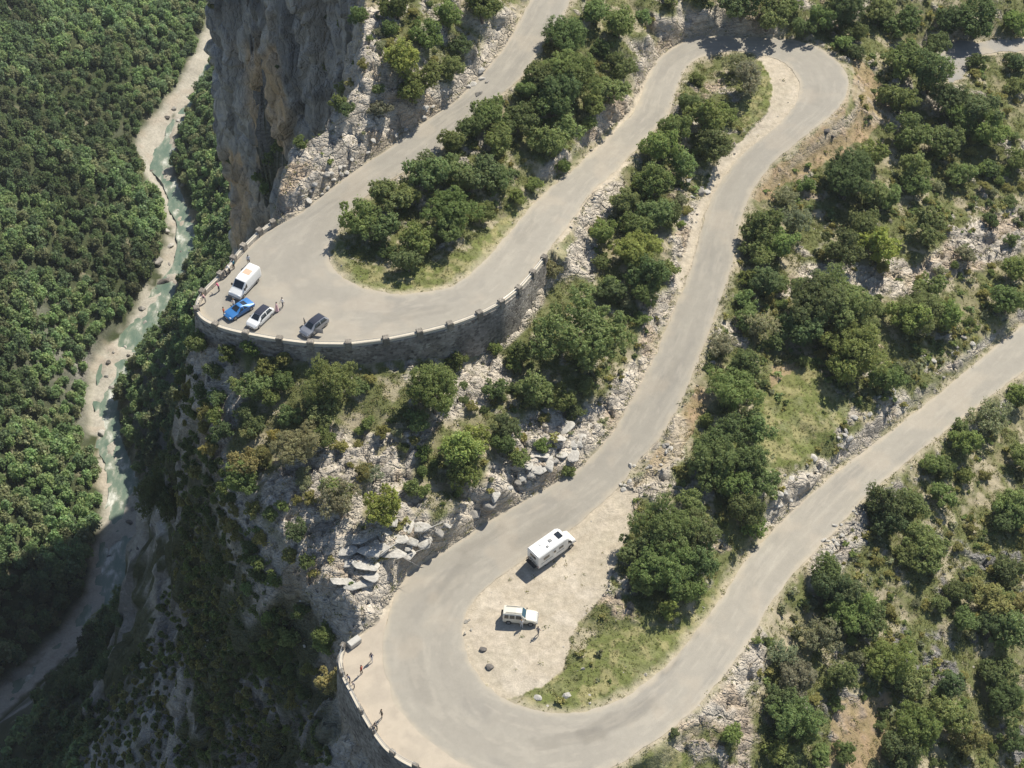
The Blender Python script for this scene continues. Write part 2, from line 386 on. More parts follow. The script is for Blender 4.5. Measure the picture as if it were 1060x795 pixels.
rockf = np.where(mG, rockf*.1, rockf); rockf = np.where(mS, rockf*.15, rockf); rockf = np.where(mD, rockf*.5, rockf)
LEFT = GX < np.interp(GY, WLw[::-1, 1], WLw[::-1, 0])
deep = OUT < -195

# ------------------------------------------------------------------ rock relief
ang = .5
U, V = GX*math.cos(ang) + GY*math.sin(ang), -GX*math.sin(ang) + GY*math.cos(ang)
cv, cd = worley(U/3.4 + n2*.35, V/1.6 + n1*.3, 5, 1.3)
cv2, cd2 = worley(U/1.4, V/.8 + n2*.3, 9, 1.3)
rel = (cv - .5)*1.15 - np.clip(.12 - cd, 0, .12)*4.0 + (cv2 - .5)*.42 - np.clip(.10 - cd2, 0, .10)*.9
Z = OUT + FREE*core*rockf*rel + FREE*((n1 - .5)*1.3 + (n2 - .5)*.35 + (n3 - .5)*.10)*np.where(mG, .15, 1)
Z = np.where(~core, Z + (fbm(GX*.05, GY*.05, 4, 61) - .5)*5*FREE*sstep(-259, -252, OUT), Z)
Z = np.where(inside, RZ - .06, Z)
bars = sstep(.55, .64, fbm(GX*.16, GY*.09, 4, 111) + .13*sstep(425, 395, GY))*(OUT < ZR - .2)*(GX < -80)
Z = Z + bars*1.15
# on the cliffs the relief goes sideways, along the ground's own normal
sm = blur(OUT, 4); gy, gx = np.gradient(sm, YS, XS)
nl = np.sqrt(gx*gx + gy*gy + 1)
N = np.stack([-gx/nl, -gy/nl, 1/nl], -1)
cl = sstep(1.1, 2.4, blur(SLOPE, 3)) * FREE * sstep(-256, -225, OUT)
a1, b1 = worley(GY*.11 + OUT*.02 + n1*.3, OUT*.055 + GX*.03, 71, 1.6)
a2, b2 = worley(GY*.32 + OUT*.05, OUT*.16 + n2*.2, 77, 1.6)
crag = (a1 - .45)*1.7 - np.clip(.14 - b1, 0, .14)*6 + (a2 - .5)*1.7 - np.clip(.12 - b2, 0, .12)*5 + (fbm(GY*.9, OUT*.6, 3, 81) - .5)*.9
crag = crag * cl * (.5 + .5*sstep(-4, -22, OUT))
VX, VY, VZ = GX + N[..., 0]*crag, GY + N[..., 1]*crag, Z + N[..., 2]*crag*.6
ROADD = np.where(inside, 0, ED)

# ------------------------------------------------------------------ colours the ground itself has
def mix(c, d, f): return c*(1 - f[..., None]) + np.array(d)*f[..., None]
one = np.ones(Z.shape)
gc = np.ones(Z.shape + (3,)) * np.array((.225, .205, .12))
gc = mix(gc, (.125, .14, .052), sstep(.32, .50, n1*.6 + n2*.45)*.92)               # grassy and herby soil
gc = mix(gc, (.40, .345, .25), sstep(.55, .68, fbm(GX*.5, GY*.5, 4, 91))*.75)   # bare pale soil
gc = mix(gc, (.34, .25, .15), mD*(.5 + .5*n2))
gc = mix(gc, (.38, .27, .18), mD*sstep(.55, .66, n2)*.5)
gc = mix(gc, (.14, .16, .05), mS*(.65 + .35*n2))
gc = mix(gc, (.27, .25, .12), mS*sstep(.5, .66, fbm(GX*.8, GY*.8, 4, 95)))
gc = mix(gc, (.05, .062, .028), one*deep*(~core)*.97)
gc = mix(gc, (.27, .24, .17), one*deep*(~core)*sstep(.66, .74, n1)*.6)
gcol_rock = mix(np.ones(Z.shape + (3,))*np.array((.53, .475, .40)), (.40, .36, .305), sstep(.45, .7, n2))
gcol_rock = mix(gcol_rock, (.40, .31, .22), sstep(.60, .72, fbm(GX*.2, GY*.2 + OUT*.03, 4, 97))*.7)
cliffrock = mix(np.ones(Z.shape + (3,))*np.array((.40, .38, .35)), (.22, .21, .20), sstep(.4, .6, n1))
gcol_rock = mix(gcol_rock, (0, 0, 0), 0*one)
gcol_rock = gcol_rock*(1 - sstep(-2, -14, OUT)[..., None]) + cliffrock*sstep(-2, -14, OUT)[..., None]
f = np.clip(rockf*1.15, 0, 1)[..., None]
gc = gc*(1 - f) + gcol_rock*f
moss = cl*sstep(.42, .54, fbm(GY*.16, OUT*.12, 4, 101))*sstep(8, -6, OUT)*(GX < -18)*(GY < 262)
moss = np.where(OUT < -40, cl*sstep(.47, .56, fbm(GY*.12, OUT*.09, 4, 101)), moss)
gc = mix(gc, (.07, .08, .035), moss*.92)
gc = mix(gc, (.455, .395, .315), mG*(.75 + .25*n2))
gc = mix(gc, (.40, .345, .265), mG*sstep(.5, .66, fbm(U*.25, V*1.1, 4, 103))*.7)
gc = mix(gc, (.51, .45, .365), mG*sstep(.55, .68, fbm(GX*.3, GY*.3, 4, 105))*.6)
nearroad = np.clip(1 - (ROADD + (n2 - .5)*1.6)/1.3, 0, 1)*core
gc = mix(gc, (.44, .38, .29), nearroad*.8)
bank = blur(in_poly(GX, GY, [tuple(p[:2]) for p in GLw] + [tuple(p[:2]) for p in WRw[::-1]]).astype(float), 1)
bank = bank*sstep(.32, .46, fbm(GX*.11, GY*.11, 4, 107) + .12*(GY > 540)*1.0)
bank = np.maximum(bank, (OUT < ZR - .1)*1.0*(GX < -80))
gc = mix(gc, (.45, .415, .355), bank*(.7 + .3*n2))
gc = mix(gc, (.36, .30, .24), bank*sstep(.56, .68, n1)*.5)

# ------------------------------------------------------------------ mesh helpers
def mesh_np(name, V, F, attrs=None, smooth=False, mats=(), mat_idx=None, uv=None):
    """V n x 3, F m x k (k = 3 or 4)"""
    V = np.ascontiguousarray(V, np.float32).reshape(-1, 3); F = np.ascontiguousarray(F, np.int32)
    me = bpy.data.meshes.new(name)
    m, k = F.shape
    me.vertices.add(len(V)); me.vertices.foreach_set('co', V.ravel())
    me.loops.add(m*k); me.loops.foreach_set('vertex_index', F.ravel())
    me.polygons.add(m); me.polygons.foreach_set('loop_start', np.arange(0, m*k, k, dtype=np.int32))
    me.polygons.foreach_set('loop_total', np.full(m, k, np.int32))
    me.polygons.foreach_set('use_smooth', np.full(m, smooth, bool))
    if mat_idx is not None: me.polygons.foreach_set('material_index', np.ascontiguousarray(mat_idx, np.int32))
    for n_, (dom, arr) in (attrs or {}).items():
        arr = np.asarray(arr, np.float32)
        if arr.ndim == 2:
            at_ = me.attributes.new(n_, 'FLOAT_COLOR', dom)
            if arr.shape[1] == 3: arr = np.c_[arr, np.ones(len(arr), np.float32)]
            at_.data.foreach_set('color', np.ascontiguousarray(arr).ravel())
        else:
            at_ = me.attributes.new(n_, 'FLOAT', dom); at_.data.foreach_set('value', np.ascontiguousarray(arr))
    for m_ in mats: me.materials.append(m_)
    me.update(); me.validate()
    return me

def obj(name, me, parent=None, loc=None, **props):
    o = bpy.data.objects.new(name, me); COL.objects.link(o)
    if parent: o.parent = parent
    if loc is not None: o.location = loc
    for k, v in props.items(): o[k] = v
    return o

# ------------------------------------------------------------------ materials
def nodes(name):
    m = bpy.data.materials.new(name); m.use_nodes = True
    nt = m.node_tree; b = nt.nodes['Principled BSDF']
    return m, nt, b
def N_(nt, typ, **kw):
    n = nt.nodes.new(typ)
    for k, v in kw.items():
        if k in n.inputs.keys() if hasattr(n.inputs, 'keys') else False: n.inputs[k].default_value = v
        else: setattr(n, k, v)
    return n
def plain(name, col, rough=.6, metal=0, coat=0, noise=.0, nscale=8.0):
    m, nt, b = nodes(name)
    b.inputs['Roughness'].default_value = rough; b.inputs['Metallic'].default_value = metal
    b.inputs['Coat Weight'].default_value = coat
    if noise:
        tc = nt.nodes.new('ShaderNodeTexCoord'); n = nt.nodes.new('ShaderNodeTexNoise'); n.inputs['Scale'].default_value = nscale; n.inputs['Detail'].default_value = 4
        r = nt.nodes.new('ShaderNodeMapRange'); r.inputs['To Min'].default_value = 1 - noise; r.inputs['To Max'].default_value = 1 + noise
        mx = nt.nodes.new('ShaderNodeVectorMath'); mx.operation = 'SCALE'; mx.inputs[0].default_value = col[:3]
        nt.links.new(tc.outputs['Object'], n.inputs['Vector']); nt.links.new(n.outputs['Fac'], r.inputs['Value']); nt.links.new(r.outputs[0], mx.inputs['Scale']); nt.links.new(mx.outputs[0], b.inputs['Base Color'])
    else:
        b.inputs['Base Color'].default_value = (*col[:3], 1)
    return m

def attr_mat(name, attr, lo=.75, hi=1.25, scale=1.6, bump=.25, bdist=.25, rough=.95, scale2=9., stretch=None):
    """colour from the attribute, broken up by two noises, with a bump"""
    m, nt, b = nodes(name); L = nt.links.new
    b.inputs['Roughness'].default_value = rough; b.inputs['Specular IOR Level'].default_value = .2
    a = nt.nodes.new('ShaderNodeAttribute'); a.attribute_name = attr
    tc = nt.nodes.new('ShaderNodeTexCoord'); src = tc.outputs['Object']
    if stretch:
        mp = nt.nodes.new('ShaderNodeMapping'); mp.inputs['Scale'].default_value = stretch; L(src, mp.inputs['Vector']); src = mp.outputs[0]
    n = nt.nodes.new('ShaderNodeTexNoise'); n.inputs['Scale'].default_value = scale; n.inputs['Detail'].default_value = 8; n.inputs['Roughness'].default_value = .7
    n2_ = nt.nodes.new('ShaderNodeTexVoronoi'); n2_.inputs['Scale'].default_value = scale2
    L(src, n.inputs['Vector']); L(src, n2_.inputs['Vector'])
    r = nt.nodes.new('ShaderNodeMapRange'); r.inputs['From Min'].default_value = .3; r.inputs['From Max'].default_value = .7; r.inputs['To Min'].default_value = lo; r.inputs['To Max'].default_value = hi
    L(n.outputs['Fac'], r.inputs['Value'])
    r2 = nt.nodes.new('ShaderNodeMapRange'); r2.inputs['From Max'].default_value = .6; r2.inputs['To Min'].default_value = 1.1; r2.inputs['To Max'].default_value = .86
    L(n2_.outputs['Distance'], r2.inputs['Value'])
    mu = nt.nodes.new('ShaderNodeMath'); mu.operation = 'MULTIPLY'; L(r.outputs[0], mu.inputs[0]); L(r2.outputs[0], mu.inputs[1])
    v = nt.nodes.new('ShaderNodeVectorMath'); v.operation = 'SCALE'; L(a.outputs['Color'], v.inputs[0]); L(mu.outputs[0], v.inputs['Scale'])
    L(v.outputs[0], b.inputs['Base Color'])
    bp = nt.nodes.new('ShaderNodeBump'); bp.inputs['Strength'].default_value = bump; bp.inputs['Distance'].default_value = bdist
    L(mu.outputs[0], bp.inputs['Height']); L(bp.outputs[0], b.inputs['Normal'])
    return m

def ground_mat(name='ground', sc3=(.55, 1.0, 1.5), vs=1.0):
    m, nt, b = nodes(name); L = nt.links.new
    b.inputs['Roughness'].default_value = .95; b.inputs['Specular IOR Level'].default_value = .15
    def nd(t, **k):
        n = nt.nodes.new(t)
        for q, v in k.items(): setattr(n, q, v)
        return n
    def math_(op, x, y):
        n = nd('ShaderNodeMath', operation=op)
        for i_, v in enumerate((x, y)):
            if isinstance(v, (int, float)): n.inputs[i_].default_value = v
            else: L(v, n.inputs[i_])
        return n.outputs[0]
    def mapr(x, a0, a1, b0, b1):
        n = nd('ShaderNodeMapRange'); L(x, n.inputs['Value'])
        for q, v in zip(('From Min', 'From Max', 'To Min', 'To Max'), (a0, a1, b0, b1)): n.inputs[q].default_value = v
        return n.outputs[0]
    col = nd('ShaderNodeAttribute', attribute_name='gcol'); rk = nd('ShaderNodeAttribute', attribute_name='rock'); rf = nd('ShaderNodeAttribute', attribute_name='ruff')
    tc = nd('ShaderNodeTexCoord'); P = tc.outputs['Object']
    def noise(scale, detail=6, rough=.65):
        n = nd('ShaderNodeTexNoise'); n.inputs['Scale'].default_value = scale; n.inputs['Detail'].default_value = detail; n.inputs['Roughness'].default_value = rough; L(P, n.inputs['Vector']); return n
    n1_, n2_, nw = noise(1.2), noise(5.5, 4), noise(.5, 3)
    va = nd('ShaderNodeVectorMath', operation='MULTIPLY_ADD'); L(nw.outputs['Color'], va.inputs[0]); va.inputs[1].default_value = (1.6, 1.6, 1.6); L(P, va.inputs[2])
    mp = nd('ShaderNodeMapping'); mp.inputs['Rotation'].default_value = (.35, .2, .5) if vs == 1 else (.08, .05, .3); mp.inputs['Scale'].default_value = sc3; L(va.outputs[0], mp.inputs['Vector'])
    hs = []
    for sc in (.55*vs, 1.5*vs):
        e = nd('ShaderNodeTexVoronoi', feature='DISTANCE_TO_EDGE'); e.inputs['Scale'].default_value = sc; L(mp.outputs[0], e.inputs['Vector'])
        c = nd('ShaderNodeTexVoronoi'); c.inputs['Scale'].default_value = sc; L(mp.outputs[0], c.inputs['Vector'])
        s = nd('ShaderNodeSeparateColor'); L(c.outputs['Color'], s.inputs[0])
        hs.append((mapr(e.outputs['Distance'], 0, .11, 0, 1), s.outputs[0]))
    blockh = math_('ADD', math_('MULTIPLY', hs[0][0], math_('ADD', .55, math_('MULTIPLY', hs[0][1], .5))), math_('MULTIPLY', hs[1][0], math_('ADD', .22, math_('MULTIPLY', hs[1][1], .25))))
    blockh = math_('MULTIPLY', blockh, rk.outputs['Fac'])
    h = math_('ADD', math_('MULTIPLY', blockh, .75), math_('MULTIPLY', rf.outputs['Fac'], math_('ADD', math_('MULTIPLY', n1_.outputs['Fac'], .45), math_('MULTIPLY', n2_.outputs['Fac'], .16))))
    tone = math_('MULTIPLY', mapr(n1_.outputs['Fac'], .3, .7, .80, 1.18), mapr(n2_.outputs['Fac'], .3, .7, .84, 1.14))
    tone = math_('MULTIPLY', tone, math_('ADD', 1, math_('MULTIPLY', math_('SUBTRACT', hs[0][1], .5), math_('MULTIPLY', rk.outputs['Fac'], .28))))
    v = nd('ShaderNodeVectorMath', operation='SCALE'); L(col.outputs['Color'], v.inputs[0]); L(tone, v.inputs['Scale']); L(v.outputs[0], b.inputs['Base Color'])
    bp = nd('ShaderNodeBump'); bp.inputs['Strength'].default_value = .8; bp.inputs['Distance'].default_value = .6 if vs == 1 else 1.1; L(h, bp.inputs['Height']); L(bp.outputs[0], b.inputs['Normal'])
    return m
M_GROUND = ground_mat(); M_CLIFF2 = ground_mat('cliff_rock', (.55, .55, .22), .95)
M_ROAD = attr_mat('asphalt', 'gcol', .94, 1.06, .9, .06, .05, .85, 22.)
M_CLIFF = attr_mat('cliff_rock', 'gcol', .7, 1.3, .35, .8, .8, .95, 1.2, (1, 1, .28))

idx = np.arange(NX*NY).reshape(NY, NX)
F = np.stack([idx[:-1, :-1], idx[:-1, 1:], idx[1:, 1:], idx[1:, :-1]], -1).reshape(-1, 4)
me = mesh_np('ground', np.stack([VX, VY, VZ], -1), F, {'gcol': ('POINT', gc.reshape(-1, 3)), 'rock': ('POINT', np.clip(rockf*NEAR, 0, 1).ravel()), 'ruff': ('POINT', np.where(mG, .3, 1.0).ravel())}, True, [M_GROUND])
obj('ground', me, kind='structure')

def ground_z(x, y):
    x, y = np.asarray(x, float), np.asarray(y, float)
    ix = np.clip(np.searchsorted(XS, x) - 1, 0, NX - 2); iy = np.clip(np.searchsorted(YS, y) - 1, 0, NY - 2)
    fx = np.clip((x - XS[ix])/(XS[ix+1] - XS[ix]), 0, 1); fy = np.clip((y - YS[iy])/(YS[iy+1] - YS[iy]), 0, 1)
    return (Z[iy, ix]*(1-fx) + Z[iy, ix+1]*fx)*(1-fy) + (Z[iy+1, ix]*(1-fx) + Z[iy+1, ix+1]*fx)*fy
def sample(A, x, y):
    ix = np.clip(np.searchsorted(XS, x), 0, NX - 1); iy = np.clip(np.searchsorted(YS, y), 0, NY - 1)
    return A[iy, ix]
_T = np.arange(150, 1100, .35)
def hit(px, py, off=0.0):
    """ground point seen at a photo pixel (or the point whose crown, off metres up, is seen there)"""
    u, v = (px - CX)/FPX, -(py - CY)/FPX
    X, Y, ZZ = u*_T, (1 + v)*S45*_T, HC + (v - 1)*S45*_T
    g = ground_z(X, Y) + off
    k = np.argmax(ZZ < g)
    return Vector((X[k], Y[k], g[k] - off))

# ------------------------------------------------------------------ road, terrace, river
def ribbon(name, A, B, cols, zoff, mat, colour, kind='structure', jit=.0, seed=0):
    n = len(A); t = np.linspace(0, 1, cols)
    W = np.linalg.norm((B - A)[:, :2], axis=1)
    d = np.cumsum(np.r_[0, np.linalg.norm(np.diff((A+B)/2, axis=0)[:, :2], axis=1)])
    P = np.zeros((n, cols, 3))
    ja = (fbm(d*.7, d*0 + 3, 3, seed) - .5)*jit; jb = (fbm(d*.7, d*0 + 9, 3, seed+4) - .5)*jit
    for k, f in enumerate(t):
        P[:, k] = A*(1-f) + B*f
        e = (ja*(1-f) + jb*f)/np.maximum(W, .1)
        P[:, k] += (B - A)*(e)[:, None]*(1 if k in (0, cols-1) else 0)
    P[..., 2] += zoff
    c = colour(np.repeat(d[:, None], cols, 1), np.repeat(t[None], n, 0), W[:, None], P)
    ix = np.arange(n*cols).reshape(n, cols)
    F = np.stack([ix[:-1, :-1], ix[1:, :-1], ix[1:, 1:], ix[:-1, 1:]], -1).reshape(-1, 4)
    me = mesh_np(name, P, F, {'gcol': ('POINT', c.reshape(-1, 3))}, True, [mat])
    if me.polygons[0].normal.z < 0: me.flip_normals()
    return obj(name, me, kind=kind)

PATCHES = []
for px, py, L_, W_, tone in [(700,676,9,1.6,.80),(720,650,6,1.2,.84),(640,745,11,2.2,.86),(590,765,9,2,.88),(795,578,5,2.4,1.10),(545,240,6,1.4,.9),(360,200,7,1.6,.92),(420,140,9,1.2,1.07),(690,390,8,1.3,.9),(560,545,10,2.0,.9),(470,600,9,2.2,.9),(430,690,10,2.4,.93),(845,100,5,2,.93),(250,320,5,2.5,.93),(430,325,9,1.6,.9),(700,60,6,1.6,.93),(930,450,8,1.5,1.05),(500,560,7,1.3,.88)]:
    i_ = np.argmin(np.hypot(*(np.array([project(*p) for p in (RA + RB)/2]) - (px, py)).T))
    dd_ = (RA[min(i_+2, len(RA)-1)] + RB[min(i_+2, len(RA)-1)] - RA[i_-2] - RB[i_-2])[:2]; dd_ /= np.linalg.norm(dd_)
    q = at(px, py, (RA[i_, 2] + RB[i_, 2])/2); PATCHES.append((q[0], q[1], dd_, L_, W_, tone))
def road_colour(d, t, W, P):
    c = np.ones(d.shape + (3,))*np.array((.345, .320, .272))
    m = t*W
    x, y = P[..., 0], P[..., 1]
    lane = np.exp(-((t-.22)/.06)**2) + np.exp(-((t-.40)/.06)**2) + np.exp(-((t-.62)/.06)**2) + np.exp(-((t-.80)/.06)**2)
    wv = (fbm(d*.05, t*0 + 2, 3, 6) - .5)*.3
    c = mix(c, (.272, .25, .217), np.clip((np.exp(-((t+wv-.30)/.16)**2) + np.exp(-((t+wv-.72)/.16)**2))*(.15 + .9*fbm(d*.07, t*3, 3, 5)), 0, 1)*.42)
    c = mix(c, (.27, .25, .22), np.clip(lane*(fbm(d*.12, t*9, 4, 7) - .3)*1.2, 0, 1)*.28)
    c = mix(c, (.26, .244, .216), sstep(.60, .72, fbm(d*.14, t*3, 4, 8))*.45)
    c = mix(c, (.40, .355, .29), sstep(.55, .7, fbm(x*.22, y*.22, 4, 13))*.6)
    c = mix(c, (.41, .375, .315), sstep(.6, .7, fbm(d*.4, t*14, 3, 18))*.4)
    for qx, qy, dv, L_, W_, tone in PATCHES:
        u = (x - qx)*dv[0] + (y - qy)*dv[1]; v = -(x - qx)*dv[1] + (y - qy)*dv[0] + (fbm(x*.6, y*.6, 3, 19) - .5)*1.2
        f = sstep(L_/2 + .5, L_/2 - .5, abs(u + (fbm(x*.8, y*.8, 3, 20) - .5)*2))*sstep(W_/2 + .25, W_/2 - .25, abs(v))
        c = c*(1 + (tone - 1)*f)[..., None]
    e = np.minimum(m, W - m) + (fbm(x*1.1, y*1.1, 3, 15) - .5)*1.0
    c = mix(c, (.45, .395, .31), np.clip(1 - e/.75, 0, 1)*.8)
    return c
ribbon('road', RA, RB, 44, 0.0, M_ROAD, road_colour, jit=.5)
def terr_colour(d, t, W, P):
    c = np.ones(d.shape + (3,))*np.array((.48, .415, .33))
    return mix(c, (.40, .35, .285), sstep(.45, .65, fbm(P[..., 0]*.5, P[..., 1]*.5, 4, 3))*.7)
TA2 = TA + (TB - TA)*.0
ribbon('terrace', TA2, TB, 8, -.03, M_ROAD, terr_colour)
ribbon('path', KA, KB, 8, .0, M_ROAD, lambda d, t, W, P: mix(np.ones(d.shape + (3,))*np.array((.30, .285, .26)), (.38, .34, .28), sstep(.5, .7, fbm(P[..., 0]*.4, P[..., 1]*.4, 4, 3))), jit=1.2)

m_w, nt, b = nodes('river_water'); L = nt.links.new
tc = nt.nodes.new('ShaderNodeTexCoord'); mp = nt.nodes.new('ShaderNodeMapping'); mp.inputs['Scale'].default_value = (.22, .10, 1)
n = nt.nodes.new('ShaderNodeTexNoise'); n.inputs['Scale'].default_value = 1.4; n.inputs['Detail'].default_value = 7; n.inputs['Roughness'].default_value = .62
L(tc.outputs['Object'], mp.inputs['Vector']); L(mp.outputs[0], n.inputs['Vector'])
cr = nt.nodes.new('ShaderNodeValToRGB'); e = cr.color_ramp
e.elements[0].position = .34; e.elements[0].color = (.10, .15, .11, 1); e.elements[1].position = .69; e.elements[1].color = (.62, .62, .56, 1)
x_ = e.elements.new(.5); x_.color = (.155, .20, .15, 1); x_ = e.elements.new(.57); x_.color = (.26, .28, .22, 1)
L(n.outputs['Fac'], cr.inputs['Fac']); L(cr.outputs['Color'], b.inputs['Base Color'])
b.inputs['Roughness'].default_value = .25; b.inputs['Specular IOR Level'].default_value = .4
bp = nt.nodes.new('ShaderNodeBump'); bp.inputs['Strength'].default_value = .4; bp.inputs['Distance'].default_value = .5
L(n.outputs['Fac'], bp.inputs['Height']); L(bp.outputs[0], b.inputs['Normal'])
wj = (fbm(np.arange(nR)*.35, np.zeros(nR), 3, 4) - .5)*5
WL2, WR2 = WLw.copy(), WRw.copy()
WL2[:, 0] += wj + .4; WR2[:, 0] += wj[::-1]*.4 + .6
WL2[:, 2] = WR2[:, 2] = ZR + .1
ribbon('river', WL2, WR2, 6, 0, m_w, lambda d, t, W, P: np.ones(d.shape + (3,))*.3)

# ------------------------------------------------------------------ cliff buttress above the river
nose = smooth_line(resample(NOSE[:11], 700), 8)
zz = np.linspace(38, -185, 520)
tn = np.gradient(nose, axis=0); tn /= np.linalg.norm(tn, axis=1)[:, None]; nn = np.c_[-tn[:, 1], tn[:, 0]]
S = np.cumsum(np.r_[0, np.linalg.norm(np.diff(nose, axis=0), axis=1)])
SS, ZZ = np.meshgrid(S, zz)
a1, b1 = worley(SS*.055 + fbm(SS*.03, ZZ*.02, 3, 3)*.9, ZZ*.018, 11, 1.5)
a2, b2 = worley(SS*.17 + fbm(SS*.1, ZZ*.05, 3, 5), ZZ*.06, 15, 1.5)
a3, b3 = worley(SS*.5 + fbm(SS*.2, ZZ*.1, 3, 6), ZZ*.22, 19, 1.5)
off = -2.0 + (38 - ZZ)*.02 + (a1 - .5)*4.5 - np.clip(.14 - b1, 0, .14)*12 + (a2 - .5)*3.2 - np.clip(.13 - b2, 0, .13)*10 + (a3 - .5)*1.3 - np.clip(.1 - b3, 0, .1)*3 + (fbm(SS*.25, ZZ*.12, 4, 7) - .5)*3.0 + (fbm(SS*1.1, ZZ*.35, 4, 8) - .5)*1.2
off = blur(off, 1)
P = np.stack([nose[None, :, 0] + nn[None, :, 0]*off, nose[None, :, 1] + nn[None, :, 1]*off, ZZ + (fbm(SS*.2, ZZ*.2, 3, 9) - .5)*2], -1)
cc = np.ones(ZZ.shape + (3,))*np.array((.50, .475, .44))
cc = mix(cc, (.34, .33, .315), sstep(.42, .62, fbm(SS*.12, ZZ*.03, 4, 23)))
cc = mix(cc, (.56, .47, .36), sstep(.55, .68, fbm(SS*.07 + 4, ZZ*.012, 4, 29))*.9)
cc = mix(cc, (.56, .52, .46), sstep(.55, .7, fbm(SS*.3, ZZ*.05, 4, 33))*.7)
cc = mix(cc, (.20, .195, .185), sstep(.6, .72, fbm(SS*.4, ZZ*.06, 4, 37))*.7)
cpx, cpy = project(P[..., 0], P[..., 1], P[..., 2])
jx = (fbm(SS*.25, ZZ*.10, 3, 43) - .5)*26; jy = (fbm(SS*.25 + 9, ZZ*.10, 3, 44) - .5)*40
och = in_poly(cpx + jx, cpy + jy, [(255,40),(286,62),(300,150),(287,184),(270,170),(262,100)]) | in_poly(cpx + jx, cpy + jy, [(234,150),(252,160),(264,215),(256,262),(240,262)])
cc = mix(cc, (.66, .47, .28), blur(och.astype(float), 2)*(.55 + .45*fbm(SS*.6, ZZ*.07, 3, 45)))
cc = mix(cc, (.13, .125, .11), sstep(.60, .70, fbm(SS*.45, ZZ*.16, 5, 39))*.55)
ix = np.arange(ZZ.size).reshape(ZZ.shape)
F = np.stack([ix[:-1, :-1], ix[1:, :-1], ix[1:, 1:], ix[:-1, 1:]], -1).reshape(-1, 4)
CLP = P
me = mesh_np('cliff', P, F, {'gcol': ('POINT', cc.reshape(-1, 3)), 'rock': ('POINT', np.ones(cc.shape[0]*cc.shape[1])*.9), 'ruff': ('POINT', np.ones(cc.shape[0]*cc.shape[1])*1.3)}, True, [M_CLIFF2])
obj('cliff', me, kind='structure')
# ------------------------------------------------------------------ foliage
def leaf_mat(name):
    m = bpy.data.materials.new(name); m.use_nodes = True; nt = m.node_tree; L = nt.links.new
    for n in list(nt.nodes):
        if n.type == 'BSDF_PRINCIPLED': nt.nodes.remove(n)
    out = nt.nodes['Material Output']
    a = nt.nodes.new('ShaderNodeAttribute'); a.attribute_name = 'leafcol'
    oi = nt.nodes.new('ShaderNodeObjectInfo')
    mx = nt.nodes.new('ShaderNodeMix'); mx.data_type = 'RGBA'; mx.blend_type = 'MULTIPLY'; mx.inputs['Factor'].default_value = 1
    L(oi.outputs['Color'], mx.inputs['A']); L(a.outputs['Color'], mx.inputs['B'])
    df = nt.nodes.new('ShaderNodeBsdfDiffuse'); tr = nt.nodes.new('ShaderNodeBsdfTranslucent'); gl = nt.nodes.new('ShaderNodeBsdfGlossy')
    gl.inputs['Roughness'].default_value = .45; gl.inputs['Color'].default_value = (.9, .95, .9, 1)
    for n in (df, tr): L(mx.outputs['Result'], n.inputs['Color'])
    m1 = nt.nodes.new('ShaderNodeMixShader'); m1.inputs['Fac'].default_value = .5; L(df.outputs[0], m1.inputs[1]); L(tr.outputs[0], m1.inputs[2])
    m2 = nt.nodes.new('ShaderNodeMixShader'); m2.inputs['Fac'].default_value = .008; L(m1.outputs[0], m2.inputs[1]); L(gl.outputs[0], m2.inputs[2])
    L(m2.outputs[0], out.inputs['Surface'])
    return m
M_LEAF = leaf_mat('leaves')
M_BARK = plain('bark', (.13, .11, .09), .9, noise=.3)

def leaf_quads(C, Nn, size, rng, lng=1.5):
    """quads centred at C, roughly facing Nn"""
    n = len(C)
    r = rng.normal(size=(n, 3)); u = np.cross(Nn, r); u /= np.linalg.norm(u, axis=1)[:, None] + 1e-9
    v = np.cross(Nn, u); v /= np.linalg.norm(v, axis=1)[:, None] + 1e-9
    s = size*(.6 + .8*rng.random(n))[:, None]
    a, b = u*s*lng*.5, v*s*.5
    bend = Nn*s*.18
    V = np.stack([C - a - bend, C + b*1.1, C + a - bend, C - b*1.1], 1)
    return V.reshape(-1, 3)

